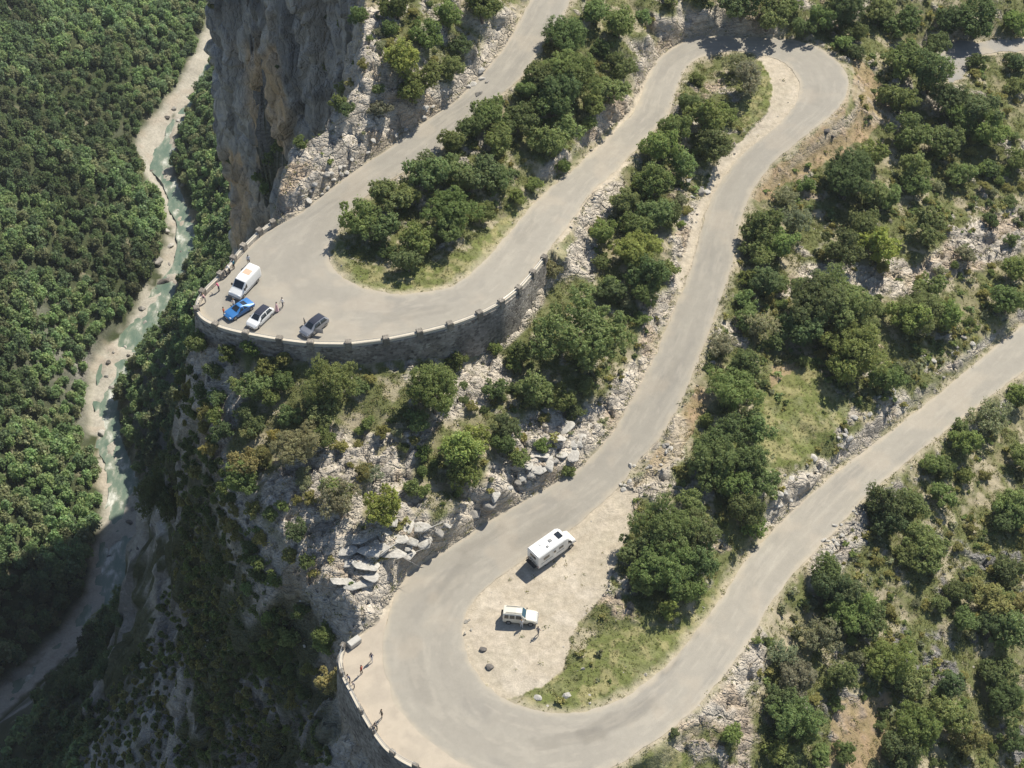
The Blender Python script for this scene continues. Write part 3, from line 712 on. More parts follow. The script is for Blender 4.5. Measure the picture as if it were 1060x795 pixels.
def crown_geo(seed, nlobe, nleaf, leaf, rz=.8, zc=.92, spread=.62, lobe=(.26, .5), jitter=.6, cvar=.25):
    rng = np.random.default_rng(seed)
    L_ = []
    sx, sy = .82 + .36*rng.random(), .82 + .36*rng.random()
    for k in range(nlobe):
        d = rng.normal(size=3); d /= np.linalg.norm(d)
        d[2] = abs(d[2])*1.0 - .35*rng.random()
        rr = spread*(.45 + .75*rng.random())
        L_.append((d[0]*rr*sx, d[1]*rr*sy, zc + d[2]*rr*rz, lobe[0] + (lobe[1]-lobe[0])*rng.random()**1.6))
    L_.append((0, 0, zc*.95, .5)); L_.append((.2*rng.normal(), .2*rng.normal(), zc*.55, .42))
    L_ = np.array(L_)
    p = L_[:, 3]**2; p /= p.sum()
    k = rng.choice(len(L_), nleaf*2, p=p)
    d = rng.normal(size=(len(k), 3)); d /= np.linalg.norm(d, axis=1)[:, None]
    kn = rng.normal(size=(len(L_), 26, 3)); kn /= np.linalg.norm(kn, axis=2)[..., None]
    kr = .72 + .5*rng.random((len(L_), 26))                          # knots of unequal reach: an uneven outline
    which = np.argmax(np.einsum('ni,nji->nj', d, kn[k]), axis=1)
    knot = kn[k, which]
    d2 = d*.6 + knot*.4; d2 /= np.linalg.norm(d2, axis=1)[:, None]
    rad = L_[k, 3]*kr[k, which]*(.62 + .42*rng.random(len(k)) + .16*(np.einsum('ni,ni->n', d, knot) - .8))
    stray = rng.random(len(k)) < .05
    rad = np.where(stray, rad*(1.1 + .35*rng.random(len(k))), rad)
    C = L_[k, :3] + d2*rad[:, None]*np.array((1, 1, rz/.8))
    dist = np.linalg.norm(C[:, None, :] - L_[None, :, :3], axis=2)/L_[None, :, 3]
    deepin = (dist < .5).any(1) & (rng.random(len(k)) > .12)
    bare = rng.random((len(L_), 26)) < .12                           # gaps where twigs carry no leaves
    ok = (~deepin) & (C[:, 2] > .08) & ~(bare[k, which] & (rng.random(len(k)) > .2))
    C, d2, k, which = C[ok][:nleaf], d2[ok][:nleaf], k[ok][:nleaf], which[ok][:nleaf]
    Nn = d2 + rng.normal(size=d2.shape)*jitter; Nn[:, 2] += .25; Nn /= np.linalg.norm(Nn, axis=1)[:, None]
    lv = 1 + cvar*(rng.random((len(L_), 26)) - .5)*1.3
    tone = lv[k, which]*(1 + cvar*(rng.random(len(C)) - .5)*1.6)
    warm = 1 + .22*(rng.random(len(C)) - .4)
    col = np.stack([tone*warm, tone, tone*(.9 + .2*rng.random(len(C)))], 1)
    return leaf_quads(C, Nn, leaf, rng), col

def crown_mesh(name, *a, **k):
    V, col = crown_geo(*a, **k)
    n = len(V)//4
    return mesh_np(name, V, np.arange(n*4).reshape(n, 4), {'leafcol': ('FACE', col)}, False, [M_LEAF])

def tube(bm, pts, radii, seg=6):
    rings = []
    for i, p in enumerate(pts):
        p = Vector(p); q = Vector(pts[min(i+1, len(pts)-1)]) - Vector(pts[max(i-1, 0)])
        q.normalize(); a = q.orthogonal().normalized(); b = q.cross(a)
        rings.append([bm.verts.new(p + (a*math.cos(t) + b*math.sin(t))*radii[i]) for t in [2*math.pi*k/seg for k in range(seg)]])
    for r, s in zip(rings, rings[1:]):
        for k in range(seg): bm.faces.new((r[k], r[(k+1) % seg], s[(k+1) % seg], s[k]))
    bm.faces.new(rings[-1]); bm.faces.new(rings[0][::-1])

def trunk_mesh(seed):
    rd = random.Random(seed); bm = bmesh.new()
    x, y = rd.uniform(-.08, .08), rd.uniform(-.08, .08)
    tube(bm, [(0, 0, -.12), (x*.4, y*.4, .2), (x, y, .5), (x*1.6, y*1.6, .95)], [.085, .07, .055, .03])
    for k in range(5):
        a = k*1.26 + rd.uniform(-.4, .4); z0 = rd.uniform(.25, .5); l = rd.uniform(.4, .65)
        tube(bm, [(x*.6, y*.6, z0), (math.cos(a)*l*.5, math.sin(a)*l*.5, z0 + .25), (math.cos(a)*l, math.sin(a)*l, z0 + .55)], [.04, .03, .012], 5)
    me = bpy.data.meshes.new('trunk'); bm.to_mesh(me); bm.free(); me.materials.append(M_BARK)
    return me

OAK = [crown_mesh('crown', 100+i, 17 + 2*(i % 4), 12000, .05, spread=.74, lobe=(.17, .44)) for i in range(7)]
BIG = [crown_mesh('crown', 200+i, 44, 36000, .0285, spread=.8, lobe=(.12, .34)) for i in range(3)]
AIRY = [crown_mesh('crown', 300+i, 18, 6500, .05, jitter=1.0, spread=.8, lobe=(.16, .36)) for i in range(3)]
BUSH = [crown_mesh('bush', 400+i, 14, 4600, .068, rz=.62, zc=.5, spread=.74, lobe=(.16, .44), jitter=.9) for i in range(6)]
FOREST = [crown_mesh('forest_tree', 500+i, 12, 2100, .095, rz=.95, zc=1.0, spread=.6, lobe=(.2, .5)) for i in range(6)]
CONIF = [crown_mesh('forest_tree', 540+i, 9, 1500, .10, rz=1.3, zc=1.25, spread=.42, lobe=(.26, .42)) for i in range(2)]
TRUNK = [trunk_mesh(i) for i in range(4)]

HUE = {'dark green': (.210, .268, .108), 'mid green': (.285, .355, .130), 'bright green': (.345, .415, .125), 'grey green': (.345, .365, .215), 'olive': (.380, .370, .145)}
ORD = 'first second third fourth fifth sixth seventh eighth ninth tenth eleventh twelfth thirteenth fourteenth fifteenth sixteenth seventeenth eighteenth nineteenth twentieth'.split()
PLACES = [(425,65,'on the rocky ridge above the cliff'), (585,45,'beside the top road, near its upper end'), (597,100,'in the wood between the upper roads'), (510,135,'along the inner edge of top road'), (650,40,'left of the rock cut'),
 (395,215,'on the island, its roadside corner'), (450,240,'at the tip of the hairpin island'), (500,190,'on the middle of the hairpin island'), (720,140,'on the spur inside the top hairpin'), (672,215,'on the spur, above its middle'), (655,280,'on the lower part of the spur'),
 (604,351,'right of the curved stone wall'), (775,12,'behind the rock cut, top edge'), (866,26,'outside the top hairpin'), (930,30,'at the top, left of grey clearing'), (1025,30,'along the top of the grey clearing'), (955,80,'left of the grey clearing'),
 (1020,100,'below the grey clearing'), (945,140,'at the foot of the brown bank'), (1000,160,'at the far right, below the clearing'), (885,195,'below the brown bank'), (960,230,'in the middle of the right hillside'), (890,250,'above the pale rock band'), (800,240,'beside the straight road, upper part'),
 (780,325,'beside the straight road, lower part'), (865,345,'in the big clump above lowest road'), (960,315,'at the right, above the lowest road'), (765,430,'at the upper end of roadside clump'), (755,500,'in the middle of roadside clump'), (695,580,'beside the gravel lay-by'),
 (225,375,'under the parapet at the gorge rim'), (300,405,'below the stone wall, gorge side'), (345,440,'below the middle of the stone wall'), (445,415,'at the foot of the stone wall'), (560,405,'below the wall, beside the slabs'), (495,465,'above the lower rock cut'), (255,490,'on the gorge rim'), (385,515,'above the layered slabs'), (335,670,'under the lower terrace'),
 (1020,450,'by the lowest road, right edge'), (970,500,'just below the lowest road'), (920,545,'where the lowest road bank widens'), (1040,540,'at the right edge, mid slope'), (870,615,'below the rubble bank'), (900,640,'in the line running downhill'), (960,580,'in the scrub under lowest road'), (1030,620,'in the lower right scrub'), (830,680,'right of the stony bank'), (925,690,'in the centre of lower slope'), (820,750,'in the bottom clump by stony bank'), (750,765,'on the stony bank, bottom edge'), (945,770,'at the bottom edge, right half'), (1035,720,'in the bottom right corner'), (1000,690,'near the bottom right corner')]
def place(px, py): return min(range(len(PLACES)), key=lambda i: (PLACES[i][0]-px)**2 + (PLACES[i][1]-py)**2)

# (x, y, radius) of every crown in photo pixels
T = [(416,65,22),(440,81,19),(426,98,15),(443,37,18),(463,17,14),(499,7,22),(411,7,18),(467,71,14),(477,49,12),(404,32,11),(394,115,12),(357,115,11),(355,96,9),
(585,37,25),(585,74,25),(561,81,18),(548,91,14),(573,105,22),(585,132,20),(561,145,18),(536,123,20),(507,115,20),(492,132,18),(467,147,15),(517,147,18),(497,181,20),(467,177,18),(441,177,16),
(445,181,22),(401,206,22),(372,228,20),(394,233,22),(421,201,17),(431,248,20),(423,272,15),(401,262,10),(467,218,26),(465,240,18),(499,221,14),(517,186,16),(487,186,19),(551,194,10),(583,174,10),(536,208,10),
(616,12,18),(641,27,17),(665,20,10),(624,54,12),(597,81,25),(580,96,25),(631,98,20),(641,69,17),(614,110,15),(609,132,10),(570,152,15),(768,7,22),(795,17,20),(728,-5,10),(694,2,9),(776,83,18),(764,66,14),(722,83,9),(712,110,14),(732,127,22),(751,118,12),(737,152,20),(697,137,17),(683,157,22),(705,172,16),(673,186,17),
(832,32,13),(849,20,15),(873,15,20),(886,34,15),(873,47,12),(886,56,12),(910,10,18),(932,22,20),(817,7,12),(981,24,17),(1011,24,22),(1052,25,15),(969,49,15),(937,64,22),(962,81,22),(932,103,20),(981,103,20),(1011,64,12),(1013,115,22),(996,123,18),(1025,135,20),(942,137,22),(976,147,22),(945,177,17),(881,177,25),(905,160,15),(1052,167,13),(996,181,15),(1020,177,12),(1052,91,12),(1052,66,12),
(876,189,25),(903,204,17),(920,206,15),(947,192,15),(1023,177,12),(957,238,20),(873,258,22),(910,258,22),(896,236,17),(807,255,20),(822,231,15),(815,204,13),(834,192,10),(859,312,32),(952,322,25),(979,331,18),(964,297,15),(1043,312,18),(1050,280,15),(1001,265,11),(1026,231,9),(807,295,13),
(677,194,22),(645,211,15),(677,224,20),(694,226,14),(658,236,17),(626,243,15),(658,260,24),(672,287,22),(690,282,12),(631,300,15),(623,273,10),(667,309,14),(572,282,11),(604,347,47),(538,368,14),(790,238,22),(785,263,18),(775,290,12),(770,312,12),(775,331,15),
(791,295,17),(783,336,20),(800,356,12),(749,358,15),(773,373,13),(847,317,32),(886,324,27),(832,341,22),(886,363,32),(879,385,22),(921,395,18),(943,331,22),(761,403,27),(769,385,18),(756,447,17),(783,442,20),(737,464,20),(732,437,9),(832,376,8),
(737,479,28),(772,479,22),(789,499,20),(759,506,20),(769,531,20),(715,519,15),(781,548,12),(686,548,30),(723,555,25),(661,568,20),(686,587,32),(718,587,22),(691,634,11),(713,615,18),(668,600,18),
(208,357,15),(237,369,12),(259,361,12),(222,386,12),(224,413,10),(293,374,10),(261,401,18),(293,396,12),(340,401,24),(337,423,20),(254,428,11),(310,462,24),(335,457,14),(371,401,10),(256,450,10),(254,482,18),(273,475,12),(249,497,18),(237,516,9),(381,438,8),(396,453,8),(418,465,6),(438,472,9),(384,492,11),(349,511,17),
(449,410,30),(432,439,14),(474,378,10),(513,363,9),(513,402,13),(552,407,19),(582,415,16),(606,402,10),(594,427,11),(489,454,20),(523,442,15),(631,299,12),(533,380,10),(663,331,9),(479,469,22),(479,494,19),(525,459,17),(538,476,11),(560,462,9),(589,489,8),(437,490,7),(425,508,7),
(352,524,22),(399,527,21),(426,507,11),(308,549,13),(293,527,8),(318,585,9),(256,502,14),(337,661,13),(281,536,9),(377,492,11),(336,669,13),(344,705,15),
(1024,432,20),(1053,411,15),(1001,459,16),(965,484,13),(978,486,12),(944,522,18),(915,522,20),(920,545,17),(974,515,14),(951,558,18),(1046,522,18),(1053,536,16),(1037,540,14),(1055,475,14),(999,495,10),(994,443,9),
(858,593,18),(872,616,21),(892,634,18),(960,577,21),(940,575,14),(1042,593,16),(1008,607,12),(997,643,14),(1035,620,15),(881,632,24),(856,612,20),(898,642,22),(847,661,22),(923,686,26),(940,705,20),(812,678,15),(825,703,24),(871,703,17),(820,747,26),(810,728,18),(832,755,15),(947,762,27),(928,779,22),(984,747,22),(1001,767,19),(984,710,15),(1033,698,20),(1040,723,24),(1045,656,22),(1021,644,15),(1028,622,20),(991,615,15),(1055,625,14),(972,627,12),(864,730,9),(807,779,17),(874,782,13),(849,784,14),(1048,767,15),(757,762,13),(784,664,5),(813,789,15),(698,760,6),
(300,575,10),(285,600,11),(310,640,10),(270,560,10),(262,530,10),(245,503,12),(230,450,12),(222,432,11),(218,472,10),(240,550,10),(300,662,12),(322,692,11),(280,640,9),(258,610,10),(280,415,12),(300,432,12),(265,440,12),(285,455,10),(275,385,11),(245,400,10),
(284,175,10),(290,160,9),(277,205,9),(270,190,8),(330,130,11),(345,85,10),(310,150,8),(355,60,10),(360,30,12),(350,110,9),(372,20,12)]
BRIGHT = {(416,65),(691,634),(757,762),(658,260),(479,469),(489,454),(399,527),(910,258),(399,206)}
GREY = {(352,524),(394,115),(776,83),(764,66),(572,282),(310,462),(384,492),(783,336),(749,358),(847,661),(812,678),(825,703),(815,204),(1001,265),(783,664),(822,231),(1024,432)}
rd = random.Random(5)
veg = []
for px, py, r in T:
    big = r >= 13
    d0 = hit(px, py, 3.0)
    dep = (d0.y + HC - d0.z)*S45
    R = r*1.06*dep/FPX
    g = hit(px, py, R*(.82 if big else .48))
    yel = (px < 300 and py > 370) or (px < 420 and py > 340) or (700 < px < 1060 and 600 < py)
    hue = 'bright green' if (px, py) in BRIGHT else 'grey green' if (px, py) in GREY else rd.choice(['dark green', 'mid green', 'mid green', 'dark green', 'olive' if yel else 'mid green'])
    if big and g.x > -20 and sample(ROADD, g.x, g.y) < .3: g = hit(px, py, R*.6)
    veg.append([px, py, r, R, g, hue, big])
by = {}
for v in veg: by.setdefault((place(v[0], v[1]), v[6]), []).append(v)
for (pi, big), L_ in by.items():
    L_.sort(key=lambda v: v[0])
    rs = sorted(v[2] for v in L_)
    for k, v in enumerate(L_):
        px, py, r, R, g, hue, _ = v
        kind = 'tree' if big else 'bush'
        size = ('tall' if r >= 24 else 'medium' if r >= 17 else 'small') if big else ('round' if r >= 9 else 'little')
        lab = f'{size} {hue} {kind} {PLACES[pi][2]}' + (f', {ORD[k]} from left' if len(L_) > 1 else '')
        c = HUE[hue]; q = rd.uniform(.85, 1.15)
        col = (c[0]*q*rd.uniform(.92, 1.1), c[1]*q, c[2]*q*rd.uniform(.9, 1.15), 1)
        rz = rd.uniform(0, 6.28)
        if big:
            root = bpy.data.objects.new('tree', None); COL.objects.link(root); root.location = g; root.rotation_euler.z = rz; root.empty_display_size = .5
            root['label'] = lab; root['category'] = 'tree'; root['group'] = 'trees on the hillside'
            s = R*rd.uniform(.95, 1.05)
            cm = rd.choice(BIG) if r >= 24 else rd.choice(AIRY) if hue == 'grey green' else rd.choice(OAK)
            o = obj('crown', cm, root); o.scale = (s, s, s*rd.uniform(.85, 1.12)); o.color = col
            t = obj('trunk', rd.choice(TRUNK), root); t.scale = (s, s, s)
        else:
            o = obj('bush', rd.choice(BUSH), None, g, label=lab, category='bush', group='bushes on the hillside'); s = R*1.1
            o.scale = (s, s, s*rd.uniform(.9, 1.3)); o.rotation_euler.z = rz; o.color = col

# low scrub filling the hillside between the trees
SCRUB = [([(790,290),(1060,150),(1060,330),(960,385),(860,400),(800,380)], 28, 'on the dry flat right of the straight road'), ([(890,120),(1060,30),(1060,200),(900,220)], 20, 'among the trees below the grey clearing'),
 ([(800,700),(900,560),(1060,430),(1060,795),(800,795)], 34, 'in the lower right corner below the lowest road'), ([(240,360),(420,390),(420,480),(300,540),(250,520)], 14, 'on the stony slope below the stone wall'),
 ([(430,400),(640,380),(600,430),(500,500),(420,520)], 12, 'between the stone wall and lower road'), ([(560,10),(650,10),(600,150),(480,180)], 8, 'in the wood between the upper roads'),
 ([(380,0),(520,0),(470,80),(400,120),(350,140)], 10, 'on the pale rocks above the top road'), ([(640,200),(730,150),(700,280),(640,320)], 8, 'on the spur between the two roads')]
pts = [(v[0], v[1], v[2]) for v in veg]
for poly, n, phrase in SCRUB:
    xs = [p[0] for p in poly]; ys = [p[1] for p in poly]; k = 0; tries = 0
    while k < n and tries < 3000:
        tries += 1
        px, py = rd.uniform(min(xs), max(xs)), rd.uniform(min(ys), max(ys))
        if not in_poly(np.array([px]), np.array([py]), poly)[0]: continue
        r = rd.uniform(4, 9)
        if any((px-a)**2 + (py-b)**2 < (.65*(c+r))**2 for a, b, c in pts): continue
        g = hit(px, py, .3)
        if sample(ROADD, g.x, g.y) < 1.2 or sample(mG.astype(float), g.x, g.y) > .5: continue
        dep = (g.y + HC - g.z)*S45; R = r*dep/FPX
        o = obj('bush', rd.choice(BUSH), None, g - Vector((0, 0, .06)), label=f'low wild scrub bush {phrase}', category='bush', group=f'scrub bushes {phrase}')
        c = HUE[rd.choice(['mid green', 'olive', 'olive', 'grey green', 'dark green'])]; q = rd.uniform(.85, 1.2)
        o.color = (c[0]*q, c[1]*q, c[2]*q, 1); s = R*1.1; o.scale = (s*rd.uniform(.9, 1.2), s, s*rd.uniform(.8, 1.2)); o.rotation_euler.z = rd.uniform(0, 6.28)
        pts.append((px, py, r)); k += 1

# bushes on the shaded cliff: the larger ones one by one, the small growth as one mass
CLIFFREG = [(168,420),(200,370),(240,520),(295,640),(345,790),(150,795),(20,810),(74,765),(140,680),(184,585)]
cgeo = [crown_geo(400+i, 6, 420, .24, rz=.62, zc=.5, spread=.62, lobe=(.3, .48), jitter=.9) for i in range(5)]
cp, tries, VV, CC = [], 0, [], []
while len(cp) < 760 and tries < 12000:
    tries += 1
    px, py = rd.uniform(-5, 350), rd.uniform(370, 795)
    if not in_poly(np.array([px]), np.array([py]), CLIFFREG)[0]: continue
    first = len(cp) < 62
    if first and not in_poly(np.array([px]), np.array([py]), [(188,356),(236,400),(258,520),(330,650),(352,770),(305,770),(230,610),(186,480)])[0]: continue
    r = rd.uniform(7, 12) if first else rd.uniform(3, 8)
    if fbm(np.array([px*.02]), np.array([py*.02]), 3, 77)[0] < .42 and rd.random() < .6: continue
    if any((px-a)**2 + (py-b)**2 < (.55*(c+r))**2 for a, b, c in cp): continue
    g = hit(px, py, .5)
    dep = (g.y + HC - g.z)*S45; R = r*dep/FPX
    c = HUE[rd.choice(['dark green', 'dark green', 'olive', 'mid green'])]; q = rd.uniform(.75, 1.0)
    if first:
        o = obj('bush', rd.choice(BUSH), None, g - Vector((0, 0, .2*R)), label='bush clinging to the steep shaded rock under the gorge rim', category='bush', group='bushes under the gorge rim')
        o.color = (c[0]*q, c[1]*q, c[2]*q, 1); o.scale = (R, R*rd.uniform(.8, 1.2), R*rd.uniform(1, 1.5)); o.rotation_euler.z = rd.uniform(0, 6.28)
    else:
        V, lc = cgeo[rd.randrange(5)]
        VV.append(V*np.array((R, R, R*1.3)) + np.array((g.x, g.y, g.z - .2*R))); CC.append(lc*np.array(c)*q)
    cp.append((px, py, r))
for _ in range(1500):                                             # growth on the ledges of the buttress
    i_, j_ = rd.randrange(CLP.shape[0]), rd.randrange(CLP.shape[1]); q_ = CLP[i_, j_]; px, py = project(*q_)
    if not (215 < px < 385 and -10 < py < 255): continue
    w_ = .04 + .75*(px > 325)*(py < 150) + .25*(py < 40)
    if rd.random() > w_*.45: continue
    R = rd.uniform(.5, 1.7); c = HUE[rd.choice(['dark green', 'olive', 'dark green'])]; V, lc = cgeo[rd.randrange(5)]
    VV.append(V*np.array((R, R, R)) + q_ - (0, 0, .4*R)); CC.append(lc*np.array(c)*rd.uniform(.6, .9))
VV, CC = np.vstack(VV), np.vstack(CC)
o = obj('cliff_undergrowth', mesh_np('cliff_undergrowth', VV, np.arange(len(VV)).reshape(-1, 4), {'leafcol': ('FACE', CC)}, False, [M_LEAF]), kind='stuff'); o.color = (1, 1, 1, 1)
g = hit(175, 512, 6); root = bpy.data.objects.new('tree', None); COL.objects.link(root); root.location = g
root['label'] = 'big dark tree standing on the cliff above the shaded river bend'; root['category'] = 'tree'
for nm, mm, cc_ in (('crown', BIG[0], (.14, .18, .07, 1)), ('trunk', TRUNK[0], (1, 1, 1, 1))):
    o = obj(nm, mm, root); o.scale = (6.2, 6.2, 8.0); o.color = cc_

# the wood on the gorge floor: near trees one by one, the rest as one mass
cand = []
for yy in np.arange(150, 860, 3.25):
    for xx in np.arange(-325, -40, 3.25):
        x, y = xx + rd.uniform(-1.7, 1.7), yy + rd.uniform(-1.7, 1.7)
        z = float(ground_z(x, y)); px, py = project(x, y, z)
        inframe = -25 < px < 262 and -40 < py < 720
        if not inframe and (not (-420 < px < 300 and -220 < py < 980) or rd.random() < .35): continue
        if z > -170 and x > -100: continue
        if py > 505 and 1 < x - np.interp(y, WRw[::-1, 1], WRw[::-1, 0]) < 24: continue
        dl = x - np.interp(y, GLw[::-1, 1], GLw[::-1, 0]); dr = x - np.interp(y, WRw[::-1, 1], WRw[::-1, 0])
        if dl > -.5 and dr < 1.5: continue
        if dr >= 2 and x > -62: continue
        cand.append((y + HC - z + (0 if inframe else 5000), x, y, z, dl < 0, px, py))
def seen(c):
    return c[4] or c[5] < 250
cand = [c for c in cand if seen(c)]
cand.sort()
near, far = cand[:290], cand[290:]
FH = [(.205, .295, .135), (.23, .32, .14), (.26, .34, .15), (.26, .29, .155), (.18, .25, .13)]
def stand(x, y): return .60 + .80*float(sstep(.3, .7, fbm(np.array([x*.035]), np.array([y*.035]), 3, 59))[0])
for dpt, x, y, z, left, px, py in near:
    con = rd.random() < .12
    s = rd.uniform(1.65, 2.6)*(1 if left else 1.15)*(.75 + 1.0*float(fbm(np.array([x*.06]), np.array([y*.06]), 3, 57)[0]))
    lab, grp = ('leafy tree in the shaded dark wood at lower left', 'trees in the shaded wood') if py > 520 else ('leafy tree in the sunlit wood across the river', 'trees in the wood across the river') if left else ('leafy tree between the river and the cliff foot', 'trees on the near river bank')
    o = obj('forest_tree', rd.choice(CONIF if con else FOREST), None, (x, y, z - .3), label=lab, category='tree', group=grp)
    c = rd.choice(FH); q = rd.uniform(.8, 1.2)*stand(x, y)
    if con: c = (.13, .16, .085)
    o.color = (c[0]*q, c[1]*q, c[2]*q, 1); o.scale = (s, s, s*rd.uniform(.9, 1.25)); o.rotation_euler.z = rd.uniform(0, 6.28)
geo = [crown_geo(600+i, 7, 620, .17, rz=.95, zc=1.0, spread=.5, lobe=(.34, .55)) for i in range(6)]
lod = [crown_geo(650+i, 5, 150, .36, rz=.95, zc=1.0, spread=.5, lobe=(.3, .55)) for i in range(5)]
VV, CC = [], []
for dpt, x, y, z, left, px, py in far:
    V, c = geo[rd.randrange(6)] if dpt < 4000 else lod[rd.randrange(5)]; a = rd.uniform(0, 6.28); s = rd.uniform(1.7, 2.7)*(.75 + 1.0*float(fbm(np.array([x*.06]), np.array([y*.06]), 3, 57)[0]))
    Q = np.c_[V[:, 0]*math.cos(a) - V[:, 1]*math.sin(a), V[:, 0]*math.sin(a) + V[:, 1]*math.cos(a), V[:, 2]*rd.uniform(.9, 1.25)]*s + np.array((x, y, z - .3))
    h = np.array(rd.choice(FH))*rd.uniform(.8, 1.2)*stand(x, y)
    VV.append(Q); CC.append(c*h)
VV, CC = np.vstack(VV), np.vstack(CC)
o = obj('far_wood', mesh_np('far_wood', VV, np.arange(len(VV)).reshape(-1, 4), {'leafcol': ('FACE', CC)}, False, [M_LEAF]), kind='stuff'); o.color = (1, 1, 1, 1)
print('forest', len(near), len(far))

# grasses and herbs that nobody could count
n = 120000
x, y = RNG.uniform(-46, 92, n), RNG.uniform(112, 272, n)
PPX, PPY = sample(PX, x, y), sample(PY, x, y)
h1 = sample(n1, x, y); h2 = sample(n2, x, y)
dens = .22 + .7*sstep(.34, .52, h1*.6 + h2*.45)
dens = np.where(sample(mS, x, y), .95, dens); dens = np.where(sample(mD, x, y), .35, dens)
dens *= 1 - .85*np.clip(sample(rockf, x, y), 0, 1); dens = np.where(sample(mG, x, y), .012, dens)
rdist = sample(ROADD, x, y)
dens *= sstep(.25, .7, rdist)*(1 - .5*np.exp(-((rdist - 1.2)/.7)**2)); dens = np.where((rdist > .25) & (rdist < .8), np.maximum(dens, .5*sample(~mG, x, y)), dens)
dens *= (PPX > 150) & (PPX < 1080) & (PPY > -30) & (PPY < 830) & (sample(OUT, x, y) > -30)
k = RNG.random(n) < dens
x, y = x[k], y[k]; m = len(x)
z = ground_z(x, y); nb = 12
hh = RNG.uniform(.08, .34, m)*np.where(sample(mS, x, y), .5, 1)
C = np.repeat(np.c_[x, y, z], nb, 0) + np.c_[RNG.normal(size=(m*nb, 2))*np.repeat(hh, nb)[:, None]*.75, RNG.uniform(.1, .8, m*nb)*np.repeat(hh, nb)]
Nn = RNG.normal(size=(m*nb, 3)); Nn[:, 2] = abs(Nn[:, 2]) + .3; Nn /= np.linalg.norm(Nn, axis=1)[:, None]
V = leaf_quads(C, Nn, np.repeat(hh, nb)*.75 + .04, RNG, 1.8) if False else None
s = (np.repeat(hh, nb)*.42 + .035)
r_ = RNG.normal(size=(m*nb, 3)); u = np.cross(Nn, r_); u /= np.linalg.norm(u, axis=1)[:, None]; v = np.cross(Nn, u)
a, b_ = u*(s*.7)[:, None], v*(s*.38)[:, None]
V = np.stack([C - a, C + b_, C + a, C - b_], 1).reshape(-1, 3)
pal = np.array([(.17, .19, .06), (.21, .22, .075), (.25, .24, .085), (.14, .165, .06), (.36, .32, .17)])
pk = RNG.choice(5, m, p=[.3, .28, .17, .15, .10]); dry = sample(mD, x, y) | (RNG.random(m) < .18*sample(mS, x, y)); pk = np.where(dry & (RNG.random(m) < .6), 4, pk)
c = np.repeat(pal[pk]*RNG.uniform(.75, 1.2, m)[:, None], nb, 0)*RNG.uniform(.8, 1.2, m*nb)[:, None]
o = obj('undergrowth', mesh_np('undergrowth', V, np.arange(len(V)).reshape(-1, 4), {'leafcol': ('FACE', c)}, False, [M_LEAF]), kind='stuff'); o.color = (1, 1, 1, 1)
print('tufts', m)

# low woody growth knitting the hillside together, too tangled to count
n = 14000; x, y = RNG.uniform(-46, 92, n), RNG.uniform(112, 272, n)
PPX, PPY = sample(PX, x, y), sample(PY, x, y)
dens = sstep(.42, .60, fbm(x*.13, y*.13, 4, 121))*.95
dens = np.where(sample(mS, x, y), dens*.12, dens)*(1 - .8*np.clip(sample(rockf, x, y), 0, 1))
dens *= (~sample(mG, x, y))*(1 - .55*sample(mD, x, y))*sstep(.9, 2.0, sample(ROADD, x, y))*(PPX > 190)*(PPX < 1080)*(PPY > -30)*(PPY < 830)*(sample(OUT, x, y) > -28)
right = (PPX > 620) & (PPY > 100)
k = RNG.random(n) < dens*np.where(right, .9, .5)
x, y = x[k], y[k]; z = ground_z(x, y)
g6 = [crown_geo(700+i, 5, 90, .30, rz=.55, zc=.42, spread=.66, lobe=(.2, .45), jitter=.9) for i in range(6)]
VV, CC = [], []
for i in range(len(x)):
    V, lc = g6[i % 6]; s = RNG.uniform(.35, .95); a = RNG.uniform(0, 6.28)
    VV.append(np.c_[V[:, 0]*math.cos(a) - V[:, 1]*math.sin(a), V[:, 0]*math.sin(a) + V[:, 1]*math.cos(a), V[:, 2]*RNG.uniform(.7, 1.2)]*s + (x[i], y[i], z[i] - .05))
    CC.append(lc*np.array(HUE[('mid green', 'olive', 'grey green', 'dark green', 'olive')[RNG.integers(5)]])*RNG.uniform(.75, 1.15))
VV, CC = np.vstack(VV), np.vstack(CC)
o = obj('low_scrub', mesh_np('low_scrub', VV, np.arange(len(VV)).reshape(-1, 4), {'leafcol': ('FACE', CC)}, False, [M_LEAF]), kind='stuff'); o.color = (1, 1, 1, 1)
print('scrub', len(x))

# the same growth carried on beyond the frame
VV, CC = [], []
for _ in range(5200):
    x, y = rd.uniform(-70, 232), rd.uniform(55, 470)
    z = float(ground_z(x, y)); px, py = project(x, y, z)
    if (-15 < px < 1075 and -15 < py < 815) or z < -70 or sample(ROADD, x, y) < 1.5 or sample(SLOPE, x, y) > 1.4: continue
    if fbm(np.array([x*.06]), np.array([y*.06]), 3, 131)[0] < .40: continue
    V, lc = lod[rd.randrange(5)]; s = rd.uniform(.7, 3.0); c = HUE[rd.choice(['dark green', 'mid green', 'olive', 'grey green'])]
    VV.append(V*np.array((s, s, s*rd.uniform(.7, 1))) + (x, y, z - .1*s)); CC.append(lc*np.array(c)*rd.uniform(.8, 1.1))
VV, CC = np.vstack(VV), np.vstack(CC)
o = obj('hillside_scrub', mesh_np('hillside_scrub', VV, np.arange(len(VV)).reshape(-1, 4), {'leafcol': ('FACE', CC)}, False, [M_LEAF]), kind='stuff'); o.color = (1, 1, 1, 1)
